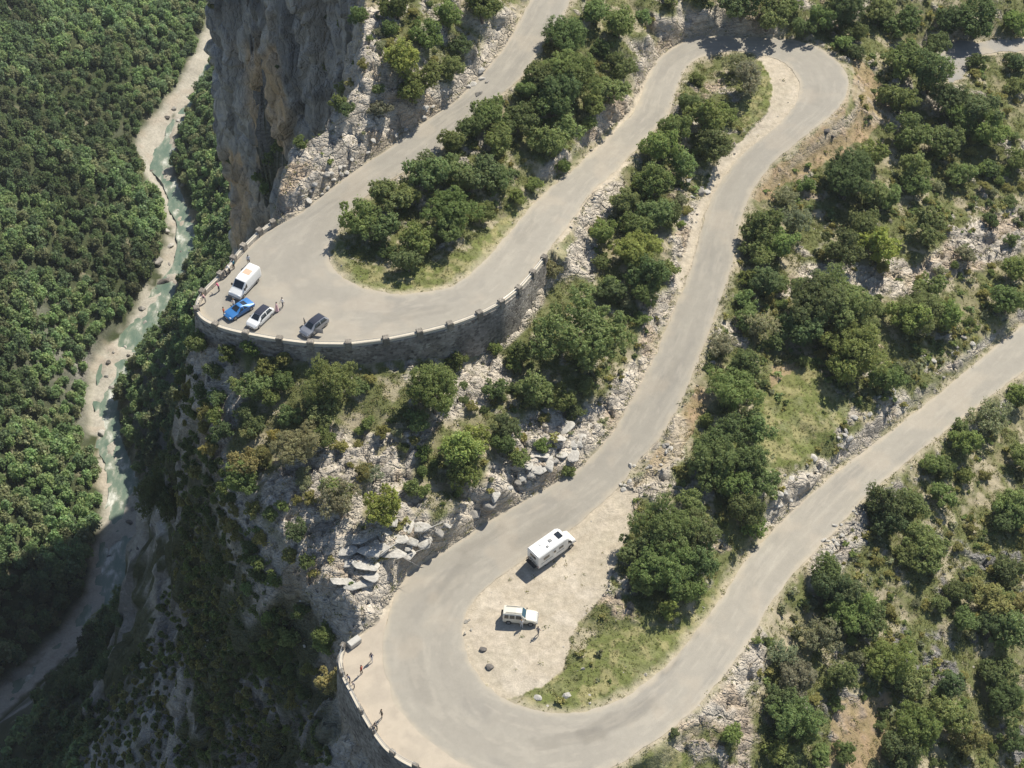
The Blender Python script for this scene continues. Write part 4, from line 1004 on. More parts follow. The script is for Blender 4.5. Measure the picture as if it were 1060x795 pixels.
# ------------------------------------------------------------------ masonry
def stone_mat(name, c1, c2, mortar, scale=2.2, rough=.95):
    m, nt, b = nodes(name); L = nt.links.new
    b.inputs['Roughness'].default_value = rough; b.inputs['Specular IOR Level'].default_value = .2
    tc = nt.nodes.new('ShaderNodeTexCoord')
    mp = nt.nodes.new('ShaderNodeMapping'); mp.inputs['Scale'].default_value = (1, 1, 1.5); L(tc.outputs['Object'], mp.inputs['Vector'])
    v = nt.nodes.new('ShaderNodeTexVoronoi'); v.inputs['Scale'].default_value = scale; L(mp.outputs[0], v.inputs['Vector'])
    e = nt.nodes.new('ShaderNodeTexVoronoi'); e.feature = 'DISTANCE_TO_EDGE'; e.inputs['Scale'].default_value = scale; L(mp.outputs[0], e.inputs['Vector'])
    n = nt.nodes.new('ShaderNodeTexNoise'); n.inputs['Scale'].default_value = .35; n.inputs['Detail'].default_value = 5; L(tc.outputs['Object'], n.inputs['Vector'])
    s = nt.nodes.new('ShaderNodeSeparateColor'); L(v.outputs['Color'], s.inputs[0])
    mx = nt.nodes.new('ShaderNodeMix'); mx.data_type = 'RGBA'; mx.inputs['A'].default_value = (*c1, 1); mx.inputs['B'].default_value = (*c2, 1); L(s.outputs[0], mx.inputs['Factor'])
    r = nt.nodes.new('ShaderNodeMapRange'); r.inputs['From Min'].default_value = .02; r.inputs['From Max'].default_value = .10; L(e.outputs['Distance'], r.inputs['Value'])
    m2 = nt.nodes.new('ShaderNodeMix'); m2.data_type = 'RGBA'; m2.inputs['A'].default_value = (*mortar, 1); L(mx.outputs['Result'], m2.inputs['B']); L(r.outputs[0], m2.inputs['Factor'])
    r2 = nt.nodes.new('ShaderNodeMapRange'); r2.inputs['From Min'].default_value = .35; r2.inputs['From Max'].default_value = .65; r2.inputs['To Min'].default_value = .7; r2.inputs['To Max'].default_value = 1.25; L(n.outputs['Fac'], r2.inputs['Value'])
    vm = nt.nodes.new('ShaderNodeVectorMath'); vm.operation = 'SCALE'; L(m2.outputs['Result'], vm.inputs[0]); L(r2.outputs[0], vm.inputs['Scale']); L(vm.outputs[0], b.inputs['Base Color'])
    bp = nt.nodes.new('ShaderNodeBump'); bp.inputs['Strength'].default_value = .7; bp.inputs['Distance'].default_value = .12; L(r.outputs[0], bp.inputs['Height']); L(bp.outputs[0], b.inputs['Normal'])
    return m
M_WALL = stone_mat('rubble_masonry', (.13, .115, .105), (.40, .37, .33), (.30, .275, .24), 1.9)
M_COPE = plain('pale_coping', (.52, .47, .385), .9, noise=.18, nscale=2)
M_PIL = stone_mat('pilaster_stone', (.22, .195, .165), (.33, .30, .255), (.30, .27, .23), 3.5)
M_RAIL = plain('rail_metal', (.42, .41, .39), .5, .6)

def sweep(name, line, nrm, prof, mat, parent, i_from, i_to, step=1):
    """profile given as (outward, z offset or callable) swept along an edge line"""
    ids = list(range(i_from, i_to + 1, step))
    if ids[-1] != i_to: ids.append(i_to)
    P = []
    for i in ids:
        for o_, z_ in prof(i):
            P.append((line[i, 0] + nrm[i, 0]*o_, line[i, 1] + nrm[i, 1]*o_, line[i, 2] + z_))
    k = len(prof(ids[0])); n = len(ids)
    V = np.array(P); ix = np.arange(n*k).reshape(n, k); nx = np.roll(ix, -1, 1)
    F = np.stack([ix[:-1], ix[1:], nx[1:], nx[:-1]], -1).reshape(-1, 4)
    me = mesh_np(name, V, F, None, False, [mat])
    bm = bmesh.new(); bm.from_mesh(me); bm.verts.ensure_lookup_table()
    try: bm.faces.new([bm.verts[j] for j in ix[0]]); bm.faces.new([bm.verts[j] for j in ix[-1]])
    except Exception: pass
    bmesh.ops.recalc_face_normals(bm, faces=bm.faces); bm.to_mesh(me); bm.free()
    return obj(name, me, parent)

def box_bm(bm, size, M, bev=.0):
    r = bmesh.ops.create_cube(bm, size=1, matrix=M @ Matrix.Diagonal((*size, 1)))
    if bev:
        es = list({e for v in r['verts'] for e in v.link_edges})
        bmesh.ops.bevel(bm, geom=es, offset=bev, segments=2, affect='EDGES')
def bm_obj(name, bm, mat, parent=None, smooth=False, **kw):
    me = bpy.data.meshes.new(name); bmesh.ops.recalc_face_normals(bm, faces=bm.faces); bm.to_mesh(me); bm.free(); me.materials.append(mat)
    if smooth:
        me.polygons.foreach_set('use_smooth', np.ones(len(me.polygons), bool)); me.set_sharp_from_angle(angle=math.radians(38))
    return obj(name, me, parent, **kw)
def root_of(name, loc, label, cat, group=None, rz=0):
    r = bpy.data.objects.new(name, None); COL.objects.link(r); r.location = loc; r.rotation_euler.z = rz; r.empty_display_size = .5
    r['label'] = label; r['category'] = cat
    if group: r['group'] = group
    return r

def nearest(pxs, px, py): return int(np.argmin(np.hypot(pxs[:, 0] - px, pxs[:, 1] - py)))
def parapet(root, line, nrm, pxs, pil_px, foot, drop, pil=(.9, .68, .95), low=.5, rails=(.8,), batter=.10, ends=None):
    ids = [nearest(pxs, *p) for p in pil_px]
    a, b = (min(ids), max(ids)) if ends is None else ends
    def body(i):
        h = max(drop(i), .6)
        return [(.02, .02), (.72, .02), (.72 + batter*h, -h - .8), (.02, -h - .8)]
    sweep('wall', line, nrm, body, M_WALL, root, a, b)
    srt = sorted(ids)
    for i, j in zip(srt, srt[1:]):
        if j - i < 2: continue
        sweep('coping', line, nrm, lambda q: [(.14, .023), (.14, low), (.58, low), (.58, .023)], M_COPE, root, i, j)
        bm = bmesh.new()
        for h in rails:
            pp = [Vector((line[q, 0] + nrm[q, 0]*.36, line[q, 1] + nrm[q, 1]*.36, line[q, 2] + h)) for q in range(i, j + 1)]
            tube(bm, pp, [.035]*len(pp), 5)
        bm_obj('rail', bm, M_RAIL, root)
    for i in srt:
        t = math.atan2(nrm[i, 1], nrm[i, 0])
        bm = bmesh.new()
        c = Vector((line[i, 0] + nrm[i, 0]*.42, line[i, 1] + nrm[i, 1]*.42, line[i, 2] + pil[2]/2 - .2))
        box_bm(bm, (pil[0]*.9, pil[1]*1.25, pil[2] + .4), Matrix.Translation(c) @ Matrix.Rotation(t, 4, 'Z'), .06)
        bm_obj('pilaster', bm, M_PIL, root)

ra = root_of('retaining_wall', (0, 0, 0), 'long curved stone retaining wall with pilasters round the left hairpin', 'wall')
px_a = np.array([project(*p) for p in EDGE_A])
PIL_A = [(283,230),(270,240),(254,257),(243,272),(231,288),(211,307),(205,324),(225,338),(257,346),(291,352),(323,356),(362,356),(398,352),(433,345),(466,337),(493,326.5),(517,314),(535,300),(548,285),(561,269)]
parapet(ra, EDGE_A, NRM_A, px_a, PIL_A, None, lambda i: EDGE_A[i, 2] - FOOT_A[i] + .2)
rt = root_of('terrace_wall', (0, 0, 0), 'low walled terrace edge with thin rails above the gorge at bottom', 'wall')
px_t = np.array([project(*p) for p in TB])
parapet(rt, TB, NRM_T, px_t, [(357,673),(357.5,699),(377,736),(390,758),(408,779),(432,793)], None, lambda i: 6.0, (.6, .6, .95), .22, (.55, .95), .08)
g = hit(367, 668); bm = bmesh.new()
box_bm(bm, (1.7, .85, .8), Matrix.Translation((0, 0, .45)) @ Matrix.Rotation(.08, 4, 'X'), .05)
o = bm_obj('stone_block', bm, plain('block_stone', (.46, .44, .40), .9, noise=.2, nscale=3), None, label='grey squared stone block closing the upper end of the terrace rail', category='stone block')
o.location = g; o.rotation_euler.z = .75

# ------------------------------------------------------------------ loose rock
M_ROCK = attr_mat('limestone', 'gcol', .72, 1.22, 2.2, .5, .12, .95, 6.)
def rock_geo(seed, flat=.7, n=16):
    r = np.random.default_rng(seed); bm = bmesh.new()
    p = r.normal(size=(n, 3)); p /= np.linalg.norm(p, axis=1)[:, None]; p *= (.75 + .35*r.random(n))[:, None]; p[:, 2] *= flat; p[:, 0] *= 1.2
    for q in p: bm.verts.new(q)
    res = bmesh.ops.convex_hull(bm, input=bm.verts)
    bmesh.ops.delete(bm, geom=list({g_ for g_ in res['geom_unused'] + res['geom_interior'] if isinstance(g_, bmesh.types.BMVert)}), context='VERTS')
    bmesh.ops.triangulate(bm, faces=bm.faces); bmesh.ops.recalc_face_normals(bm, faces=bm.faces)
    bm.verts.ensure_lookup_table()
    V = np.array([v.co[:] for v in bm.verts]); F = np.array([[v.index for v in f.verts] for f in bm.faces]) if not bm.verts.index_update() else None
    bm.free(); return V, F
def rock_mesh(seed, col, flat=.7):
    V, F = rock_geo(seed, flat)
    me = mesh_np('boulder', V, F, {'gcol': ('POINT', np.ones((len(V), 3))*np.array(col))}, False, [M_ROCK])
    bm = bmesh.new(); bm.from_mesh(me); bmesh.ops.bevel(bm, geom=list(bm.edges), offset=.09, segments=1, affect='EDGES'); bm.to_mesh(me); bm.free()
    return me
LIGHT, MID, DARK = [rock_mesh(i, (.50, .475, .43)) for i in range(5)], [rock_mesh(10+i, (.33, .31, .28), .8) for i in range(4)], [rock_mesh(20+i, (.17, .155, .14), .85) for i in range(3)]
def rock(px, py, r, lab, set_=LIGHT, group=None, sink=.25):
    g = hit(px, py); dep = (g.y + HC - g.z)*S45; R = r*dep/FPX
    o = obj('boulder', rd.choice(set_), None, g + Vector((0, 0, R*(.35 - sink))), label=lab, category='boulder')
    if group: o['group'] = group
    o.scale = (R*rd.uniform(.9, 1.2), R*rd.uniform(.8, 1.1), R*rd.uniform(.7, 1.0)); o.rotation_euler = (rd.uniform(-.25, .25), rd.uniform(-.25, .25), rd.uniform(0, 6.28))
    return o
rock(500, 674, 4.0, 'dark boulder on the lay-by gravel, upper one of two', DARK)
rock(507, 692, 4.6, 'dark boulder on the lay-by gravel, lower one of two', DARK)
rock(557, 723, 4.6, 'flat pale boulder at the lay-by road edge', LIGHT)
rock(586, 721, 5.6, 'white angular boulder on the grass at the lay-by tip', LIGHT)
rock(855, 137, 4.2, 'dark boulder on the brown bank, larger of two', DARK)
rock(861, 143, 3.0, 'dark boulder on the brown bank, smaller of two', DARK)
rock(738, 377, 4.0, 'grey boulder beside the straight road, alone', MID)
rock(412, 216, 4.5, 'pale boulder among the island trees', LIGHT)
for px, py, r in [(391,570,13),(377,585,11),(370,606,12),(352,600,10),(362,585,8),(395,552,10),(410,556,9),(372,560,8),(384,598,8),(425,560,8),(405,572,11),(360,570,11),(383,572,9),(402,540,9),(420,545,10),(437,548,9)]:
    o = rock(px, py, r, 'broad flat limestone slab in the layered outcrop above the terrace', LIGHT, 'slabs of the layered outcrop', .42); o.scale = (o.scale.x*1.25, o.scale.y*1.05, o.scale.z*.42); o.rotation_euler = (rd.uniform(-.08, .08), rd.uniform(-.14, 0), rd.uniform(-.35, -.05) + rd.choice([0, 3.14]))
for px, py, r in [(566,425,9),(586,442,10),(600,452,8),(577,455,7),(612,440,7),(558,470,8),(548,482,7),(592,470,8)]:
    o = rock(px, py, r, 'pale limestone slab above the lower road cut', LIGHT, 'slabs above the lower road cut', .45); o.scale.z *= .5; o.scale.x *= 1.3
for a, b, n, s, lab in [((800,532),(850,478),18,(2.2,4.8),'pale rock in the rubble bank above the lowest road, lower end'), ((868,466),(935,405),16,(2,4.6),'pale rock in the bank above the lowest road, middle stretch'), ((955,392),(1012,358),9,(2,4.4),'pale rock in the bank above the lowest road, right end'),
                      ((850,590),(888,535),18,(1.8,4),'white rubble stone below the lowest road'), ((312,217),(375,168),16,(2.5,5),'grey rock of the ledge beside the top road, lower end'), ((380,165),(505,82),16,(2.5,4.6),'grey rock of the ledge beside the top road, upper end'),
                      ((712,215),(726,196),6,(2.5,5.5),'pale rock beside the straight road on the spur'), ((640,510),(700,470),14,(1.8,4),'stone on the bank between lay-by and straight road')]:
    for k in range(n):
        f = rd.random(); q = rd.gauss(0, 5); dx, dy = b[0]-a[0], b[1]-a[1]; l = math.hypot(dx, dy)
        rock(a[0] + dx*f - dy/l*q - 2, a[1] + dy*f + dx/l*q - 4, rd.uniform(*s), lab, rd.choice([LIGHT, LIGHT, MID]), lab.replace('pale rock', 'pale rocks').replace('grey rock', 'grey rocks').replace('white rubble stone', 'white rubble stones').replace('stone on', 'stones on'))
for px, py, r, st in [(169,293,10,DARK),(150,335,8,MID),(160,270,12,MID),(152,282,9,MID),(172,240,7,LIGHT),(176,255,7,LIGHT),(189,262,6,DARK),(147,320,7,MID),(115,402,7,MID),(105,449,8,LIGHT),(122,395,6,LIGHT),(138,573,8,DARK),(134,541,6,DARK),(180,113,6,MID),(173,122,5,DARK),(158,178,6,DARK),(168,176,5,MID),(190,192,5,MID),(130,360,5,LIGHT),(185,218,5,LIGHT),(100,420,5,LIGHT),(118,500,5,MID)]:
    rock(px, py, r*.62, 'river boulder, ' + ('dark and wet' if st is DARK else 'pale grey' if st is LIGHT else 'mid grey') + ', along the gorge stream', st, ('dark' if st is DARK else 'pale' if st is LIGHT else 'grey') + ' boulders along the river')
for k in range(26):
    f = rd.random(); px = 418 + 186*f; py = 590 - 122*f + rd.gauss(0, 2) - 13
    o = rock(px, py, rd.uniform(5, 10), 'grey rock on top of the road cut above the motorhome', rd.choice([LIGHT, MID]), 'grey rocks along the lower road cut', .42); o.scale.z *= .75
for k in range(34):
    i = rd.randrange(6, 120); f = rd.random(); q = WLw[i]*(1 - f) + WRw[i]*f; px, py = project(*q)
    if not (4 < px < 240 and 20 < py < 600): continue
    st = rd.choice([LIGHT, MID, MID, DARK])
    rock(px, py, rd.uniform(1.4, 3.2), 'small river boulder, ' + ('dark' if st is DARK else 'pale' if st is LIGHT else 'grey') + ', in the gorge stream', st, ('dark' if st is DARK else 'pale' if st is LIGHT else 'grey') + ' small boulders in the river', .1)
# loose stones: far too many to count
n = 26000; x, y = RNG.uniform(-46, 92, n), RNG.uniform(112, 270, n)
rdst = sample(ROADD, x, y)
dn = .45*np.clip(sample(rockf, x, y), 0, 1) + .22*np.exp(-((rdst - 1)/.8)**2) + .03
k = (RNG.random(n) < dn*.55) & (rdst > .15) & (sample(OUT, x, y) > -25)
x, y = x[k], y[k]; m = len(x); z = ground_z(x, y)
geo = [rock_geo(50+i, .8, 8) for i in range(5)]
VV, FF, CC, o_ = [], [], [], 0
for i in range(m):
    V, F = geo[i % 5]; a = RNG.uniform(0, 6.28); s = .07 + .26*RNG.random()**2.5
    Q = np.c_[V[:, 0]*math.cos(a) - V[:, 1]*math.sin(a), V[:, 0]*math.sin(a) + V[:, 1]*math.cos(a), V[:, 2]]*s + (x[i], y[i], z[i] + s*.15)
    VV.append(Q); FF.append(F + o_); o_ += len(V); t = RNG.uniform(.75, 1.1); CC.append(np.ones((len(V), 3))*np.array((.48, .445, .385))*t)
obj('rubble', mesh_np('rubble', np.vstack(VV), np.vstack(FF), {'gcol': ('POINT', np.vstack(CC))}, False, [M_ROCK]), kind='stuff')
print('stones', m)
# ------------------------------------------------------------------ vehicles
M_GLASS = plain('car_glass', (.02, .025, .03), .08, 0, .6)
M_TYRE = plain('tyre_rubber', (.02, .02, .02), .85); M_RIM = plain('wheel_rim', (.35, .35, .36), .35, .8)
M_BLACK = plain('black_plastic', (.025, .025, .028), .5); M_LAMP = plain('lamp_glass', (.7, .72, .74), .15, 0, .5); M_RED = plain('tail_lamp', (.35, .02, .015), .25, 0, .5)
M_WHITE = plain('white_paint', (.80, .80, .78), .3, 0, .5); M_CREAM = plain('camper_shell', (.80, .79, .76), .4, 0, .2); M_BEIGE = plain('beige_paint', (.66, .62, .52), .32, 0, .5)
M_BLUE = plain('blue_paint', (.035, .17, .44), .38, .1, .3); M_SILVER = plain('silver_paint', (.30, .31, .335), .35, .4, .5); M_ROOFB = plain('dark_roof', (.03, .032, .045), .3, 0, .5); M_GREY = plain('grey_plastic', (.25, .25, .25), .6)
M_ORANGE = plain('orange_patch', (.64, .38, .27), .6)

class Body:
    """lofted shell: stations (x, half width low, z low, half width belt, z belt, half width top, z top)"""
    def __init__(s, st): s.a = np.array(st, float)
    def v(s, x): return [np.interp(x, s.a[:, 0], s.a[:, k]) for k in range(1, 7)]
    def section(s, x):
        wl, zl, wb, zb, wt, zt = s.v(x)
        h = [(wl*.94, zl), (wl, zl + .08), (wb, zl + (zb - zl)*.55), (wb*.985, zb), (wb*.3 + wt*.7, zb + (zt - zb)*.72), (wt, zt - (zt - zb)*.10 - .012), (wt*.86, zt)]
        return [(x, y, z) for y, z in h] + [(x, -y, z) for y, z in h[::-1]]
    def shell(s, mat, root, name='body'):
        xs = sorted(set(s.a[:, 0]) | set(np.linspace(s.a[0, 0], s.a[-1, 0], 26)))
        P = np.array([s.section(x) for x in xs]); n, k, _ = P.shape
        ix = np.arange(n*k).reshape(n, k); nx = np.roll(ix, -1, 1)
        F = np.stack([ix[:-1], ix[1:], nx[1:], nx[:-1]], -1).reshape(-1, 4)
        me = mesh_np(name, P, F); bm = bmesh.new(); bm.from_mesh(me); bm.verts.ensure_lookup_table()
        bm.faces.new([bm.verts[j] for j in ix[0]]); bm.faces.new([bm.verts[j] for j in ix[-1]])
        return bm_obj(name, bm, mat, root, True)
    def panel(s, name, P, mat, root, off=.014):
        P = np.array(P); n, k, _ = P.shape
        du = np.gradient(P, axis=0); dv = np.gradient(P, axis=1); N = np.cross(du, dv); N /= np.linalg.norm(N, axis=2)[..., None] + 1e-9
        c = P.reshape(-1, 3).mean(0); out = (P.reshape(-1, 3) - np.array((c[0]*.6, 0, .6))).mean(0)
        if (N.reshape(-1, 3).mean(0)*out).sum() < 0: N = -N
        A = P + N*off; B = P - N*.02
        ix = np.arange(n*k).reshape(n, k); q = n*k
        F = np.stack([ix[:-1, :-1], ix[1:, :-1], ix[1:, 1:], ix[:-1, 1:]], -1).reshape(-1, 4)
        rim = list(ix[:, 0]) + list(ix[-1, 1:]) + list(ix[::-1, -1][1:]) + list(ix[0, ::-1][1:-1])
        E = [(rim[i], rim[(i+1) % len(rim)], rim[(i+1) % len(rim)] + q, rim[i] + q) for i in range(len(rim))]
        bm = bmesh.new(); bm.from_mesh(mesh_np(name, np.vstack([A.reshape(-1, 3), B.reshape(-1, 3)]), np.vstack([F, np.array(E)])))
        return bm_obj(name, bm, mat, root, True)
    def side(s, name, x0b, x0t, x1b, x1t, mat, root, sides=(1, -1), f0=.10, f1=.86, off=.014):
        for sd in sides:
            P = []
            for u in np.linspace(0, 1, 6):
                row = []
                for f in np.linspace(f0, f1, 4):
                    g_ = (f - f0)/(f1 - f0); x = (x0b*(1-g_) + x0t*g_)*(1-u) + (x1b*(1-g_) + x1t*g_)*u
                    wl, zl, wb, zb, wt, zt = s.v(x); z = zb + (zt - zb)*f
                    y = np.interp(z, [zb, zb + (zt-zb)*.72, zt - (zt-zb)*.10 - .012], [wb*.985, wb*.3 + wt*.7, wt])
                    row.append((x, y*sd, z))
                P.append(row)
            s.panel(name, P, mat, root, off)
    def top(s, name, xa, xb, ga, gb, mat, root, off=.014):
        P = [[(x, g_*s.v(x)[4]*.86, s.v(x)[5]) for g_ in np.linspace(ga, gb, 5)] for x in np.linspace(xa, xb, 8)]
        s.panel(name, P, mat, root, off)
def wheel(root, x, y, r, w=.2):
    e = None
    bm = bmesh.new(); M = Matrix.Translation((x, y, r)) @ Matrix.Rotation(math.pi/2, 4, 'X')
    bmesh.ops.create_cone(bm, cap_ends=True, segments=20, radius1=r, radius2=r, depth=w, matrix=M)
    bmesh.ops.bevel(bm, geom=[e_ for e_ in bm.edges if len(e_.link_faces) == 2 and e_.calc_face_angle(0) > 1], offset=.03, segments=2, affect='EDGES')
    t = bm_obj('wheel', bm, M_TYRE, root, True)
    bm = bmesh.new(); bmesh.ops.create_cone(bm, cap_ends=True, segments=14, radius1=r*.62, radius2=r*.62, depth=w + .03, matrix=M); bm_obj('rim', bm, M_RIM, t, True)
def blk(name, root, size, c, mat, bev=.03, rot=None):
    bm = bmesh.new(); M = Matrix.Translation(c)
    if rot: M = M @ rot
    box_bm(bm, size, M, bev); return bm_obj(name, bm, mat, root, True)
def spot(rear, front, z=None):
    a, b = hit(*rear), hit(*front)
    m = (a + b)/2; rz = math.atan2(b.y - a.y, b.x - a.x)
    rr = RZ[np.clip(np.searchsorted(YS, m.y), 0, NY-1), np.clip(np.searchsorted(XS, m.x), 0, NX-1)]
    m.z = float(rr) if not np.isnan(rr) else m.z
    return m + Vector((0, 0, .0)), rz
def settle(root, L):
    """pitch the vehicle to the ground under its axles"""
    def gz(x, y):
        rr = RZ[np.clip(np.searchsorted(YS, y), 0, NY-1), np.clip(np.searchsorted(XS, x), 0, NX-1)]
        return float(rr) if not np.isnan(rr) else float(ground_z(x, y))
    c, s = math.cos(root.rotation_euler.z), math.sin(root.rotation_euler.z); x, y = root.location.x, root.location.y
    zf, zr = gz(x + c*L*.3, y + s*L*.3), gz(x - c*L*.3, y - s*L*.3)
    zl, zq = gz(x - s*.75, y + c*.75), gz(x + s*.75, y - c*.75)
    root.location.z = (zf + zr)/2 + .012; root.rotation_euler.y = -math.atan2(zf - zr, L*.6); root.rotation_euler.x = math.atan2(zl - zq, 1.5)

def hatch(label, rear, front, paint, roofmat, tall=1.5, L=4.1, W=1.78, coupe=False):
    loc, rz = spot(rear, front); r = root_of('car', loc, label, 'car', None, rz); h, w = L/2, W/2
    if coupe:
        st = [(-h,.8*w,.32,.86*w,.62,.7*w,.70),(-h+.15,.95*w,.26,.97*w,.80,.75*w,.88),(-h+.9,w,.22,w,.84,.62*w,1.02),(-h+1.7,.98*w,.2,.99*w,.82,.58*w,1.22),(-h+2.15,.97*w,.2,.98*w,.80,.58*w,1.23),(-h+2.95,.98*w,.2,.98*w,.76,.72*w,.84),(h-.4,.96*w,.22,.96*w,.66,.74*w,.70),(h,.72*w,.28,.78*w,.48,.6*w,.52)]
        ws, rw, s1 = (-h+2.22, -h+2.9), (-h+.95, -h+1.65), (-h+1.1, -h+1.6, -h+2.8, -h+2.2)
    else:
        t = tall
        st = [(-h,.85*w,.36,.9*w,.72,.78*w,.78),(-h+.1,.95*w,.28,.97*w,.88,.8*w,.98),(-h+.55,w,.22,w,.93,.66*w,t-.08),(-h+1.0,w,.2,w,.93,.66*w,t-.02),(-h+2.0,w,.2,w,.92,.66*w,t),(-h+2.45,w,.2,w,.90,.66*w,t-.06),(-h+3.2,w,.2,w,.88,.8*w,.97),(h-.3,.96*w,.24,.96*w,.74,.8*w,.80),(h,.75*w,.3,.82*w,.54,.7*w,.58)]
        ws, rw, s1 = (-h+2.5, -h+3.14), (-h+.14, -h+.5), (-h+.35, -h+.7, -h+3.0, -h+2.5)
    B = Body(st); B.shell(paint, r)
    B.top('windscreen', ws[0], ws[1], -.95, .95, M_GLASS, r); B.top('rear_window', rw[0], rw[1], -.9, .9, M_GLASS, r)
    xm = (s1[0] + s1[2])/2 - .1
    B.side('side_window', s1[0], s1[1], xm - .05, xm - .05, M_GLASS, r); B.side('side_window', xm + .05, xm + .05, s1[2], s1[3], M_GLASS, r)
    if roofmat: B.top('roof', rw[1] + .03, ws[0] - .03, -1.06, 1.06, roofmat, r, .02)
    for sx in (-h + .75, h - .78):
        for sy in (1, -1): wheel(r, sx, sy*(w - .1), .31 if not coupe else .32)
    for sy in (1, -1):
        blk('headlight', r, (.22, .34, .13), (h - .22, sy*w*.66, .62 if not coupe else .55), M_LAMP); blk('tail_light', r, (.1, .26, .2), (-h + .06, sy*w*.72, .74 if not coupe else .66), M_RED); blk('mirror', r, (.13, .2, .13), (ws[1] - .25, sy*(w - .0), .98 if not coupe else .9), M_BLACK)
    blk('grille', r, (.06, W*.5, .14), (h - .02, 0, .42), M_BLACK); blk('number_plate', r, (.03, .5, .11), (h + .02, 0, .34), M_WHITE, .005)
    settle(r, L); return r, h, w
hatch('blue two-seat sports car parked nose to the parapet', (263,314.5), (232.5,333), M_BLUE, None, L=4.2, W=1.8, coupe=True)
hatch('white hatchback with black roof beside the blue car', (279.5,322.5), (259.5,341.5), M_WHITE, M_ROOFB, 1.52)
r, h, w_ = hatch('silver hatchback with dark roof and open doors near the long wall', (336,334), (315,350), M_SILVER, M_ROOFB, 1.54)
for sy in (1, -1): blk('open_door', r, (1.0, .06, .75), (.38, sy*(w_ + .42), .72), M_SILVER if sy > 0 else M_BLACK, .02, Matrix.Rotation(-sy*1.05, 4, 'Z'))

# tall white panel van
loc, rz = spot((266,286), (241.5,312)); r = root_of('van', loc, 'tall white panel van with a faded orange square on its roof', 'van', None, rz)
h, w_ = 2.6, .99
B = Body([(-h,.93,.45,.95,1.1,.80,2.05),(-h+.12,w_,.35,w_,1.15,.86,2.2),(-h+2.8,w_,.3,w_,1.15,.86,2.26),(h-1.75,w_,.3,w_,1.12,.84,2.18),(h-.95,w_,.3,w_,1.1,.82,1.30),(h-.15,.95,.32,.95,.85,.75,.95),(h,.82,.36,.85,.65,.7,.7)])
B.shell(M_WHITE, r); B.top('windscreen', h-1.68, h-1.0, -1, 1, M_GLASS, r); B.side('side_window', h-1.9, h-1.9, h-1.12, h-1.6, M_GLASS, r, f0=.08, f1=.62)
B.top('roof_patch', -1.35, -.35, -.75, .75, M_ORANGE, r, .008)
for sx in (-h+1.0, h-.95):
    for sy in (1, -1): wheel(r, sx, sy*(w_ - .1), .35, .24)
for sy in (1, -1): blk('headlight', r, (.25, .3, .25), (h - .2, sy*.72, .85), M_LAMP); blk('mirror', r, (.16, .24, .36), (h - 1.2, sy*(w_ + .04), 1.4), M_BLACK); blk('tail_light', r, (.06, .14, .5), (-h, sy*.86, 1.0), M_RED)
blk('bumper', r, (.2, 1.8, .25), (h - .03, 0, .45), M_GREY); blk('number_plate', r, (.03, .5, .11), (h + .09, 0, .45), M_WHITE, .005)
for zz_ in (1.05,): blk('side_trim', r, (3.4, .03, .12), (-.4, w_ + .005, .62), M_GREY, .01); blk('side_trim', r, (3.4, .03, .12), (-.4, -w_ - .005, .62), M_GREY, .01)
settle(r, 5.2)

# boxy beige off-roader on the lay-by
loc, rz = spot((520,640.5), (557,643.5)); r = root_of('car', loc, 'beige boxy off-road car parked on the gravel lay-by', 'car', None, rz)
h, w_ = 2.1, .9
B = Body([(-h,.84,.5,.87,1.0,.72,1.74),(-h+.1,w_,.4,w_,1.05,.74,1.80),(-h+1.6,w_,.36,w_,1.05,.74,1.84),(-h+2.3,w_,.36,w_,1.04,.72,1.78),(-h+2.85,w_,.36,w_,1.02,.78,1.14),(h-.25,.88,.4,.88,.9,.74,1.0),(h,.8,.45,.82,.75,.66,.8)])
B.shell(M_BEIGE, r); B.top('windscreen', -h+2.34, -h+2.8, -1, 1, plain('blue_glass', (.05, .10, .14), .1, 0, .6), r)
for a, b in ((.2, .75), (.85, 1.5), (1.6, 2.25)): B.side('side_window', -h+a, -h+a+.04, -h+b + (.25 if b > 2 else 0), -h+b - .02, M_GLASS, r, f1=.8)
for k in (-.5, .5): blk('roof_bar', r, (2.0, .05, .05), (-.75, k, 1.90), M_BLACK, .01)
for sx in (-h+.75, h-.72):
    for sy in (1, -1): wheel(r, sx, sy*(w_ - .08), .37, .25)
bm = bmesh.new(); bmesh.ops.create_cone(bm, cap_ends=True, segments=20, radius1=.36, radius2=.36, depth=.22, matrix=Matrix.Translation((-h - .14, .1, 1.0)) @ Matrix.Rotation(math.pi/2, 4, 'Y')); bm_obj('spare_wheel', bm, M_TYRE, r, True)
for sy in (1, -1): blk('headlight', r, (.1, .26, .2), (h - .06, sy*.62, .82), M_LAMP); blk('mirror', r, (.14, .2, .17), (.75, sy*(w_ + .0), 1.2), M_BLACK); blk('tail_light', r, (.06, .14, .4), (-h + .02, sy*.76, .95), M_RED)
blk('bumper', r, (.2, 1.7, .2), (h + .02, 0, .52), M_GREY); blk('bumper', r, (.16, 1.7, .2), (-h - .02, 0, .52), M_GREY)
settle(r, 4.2)

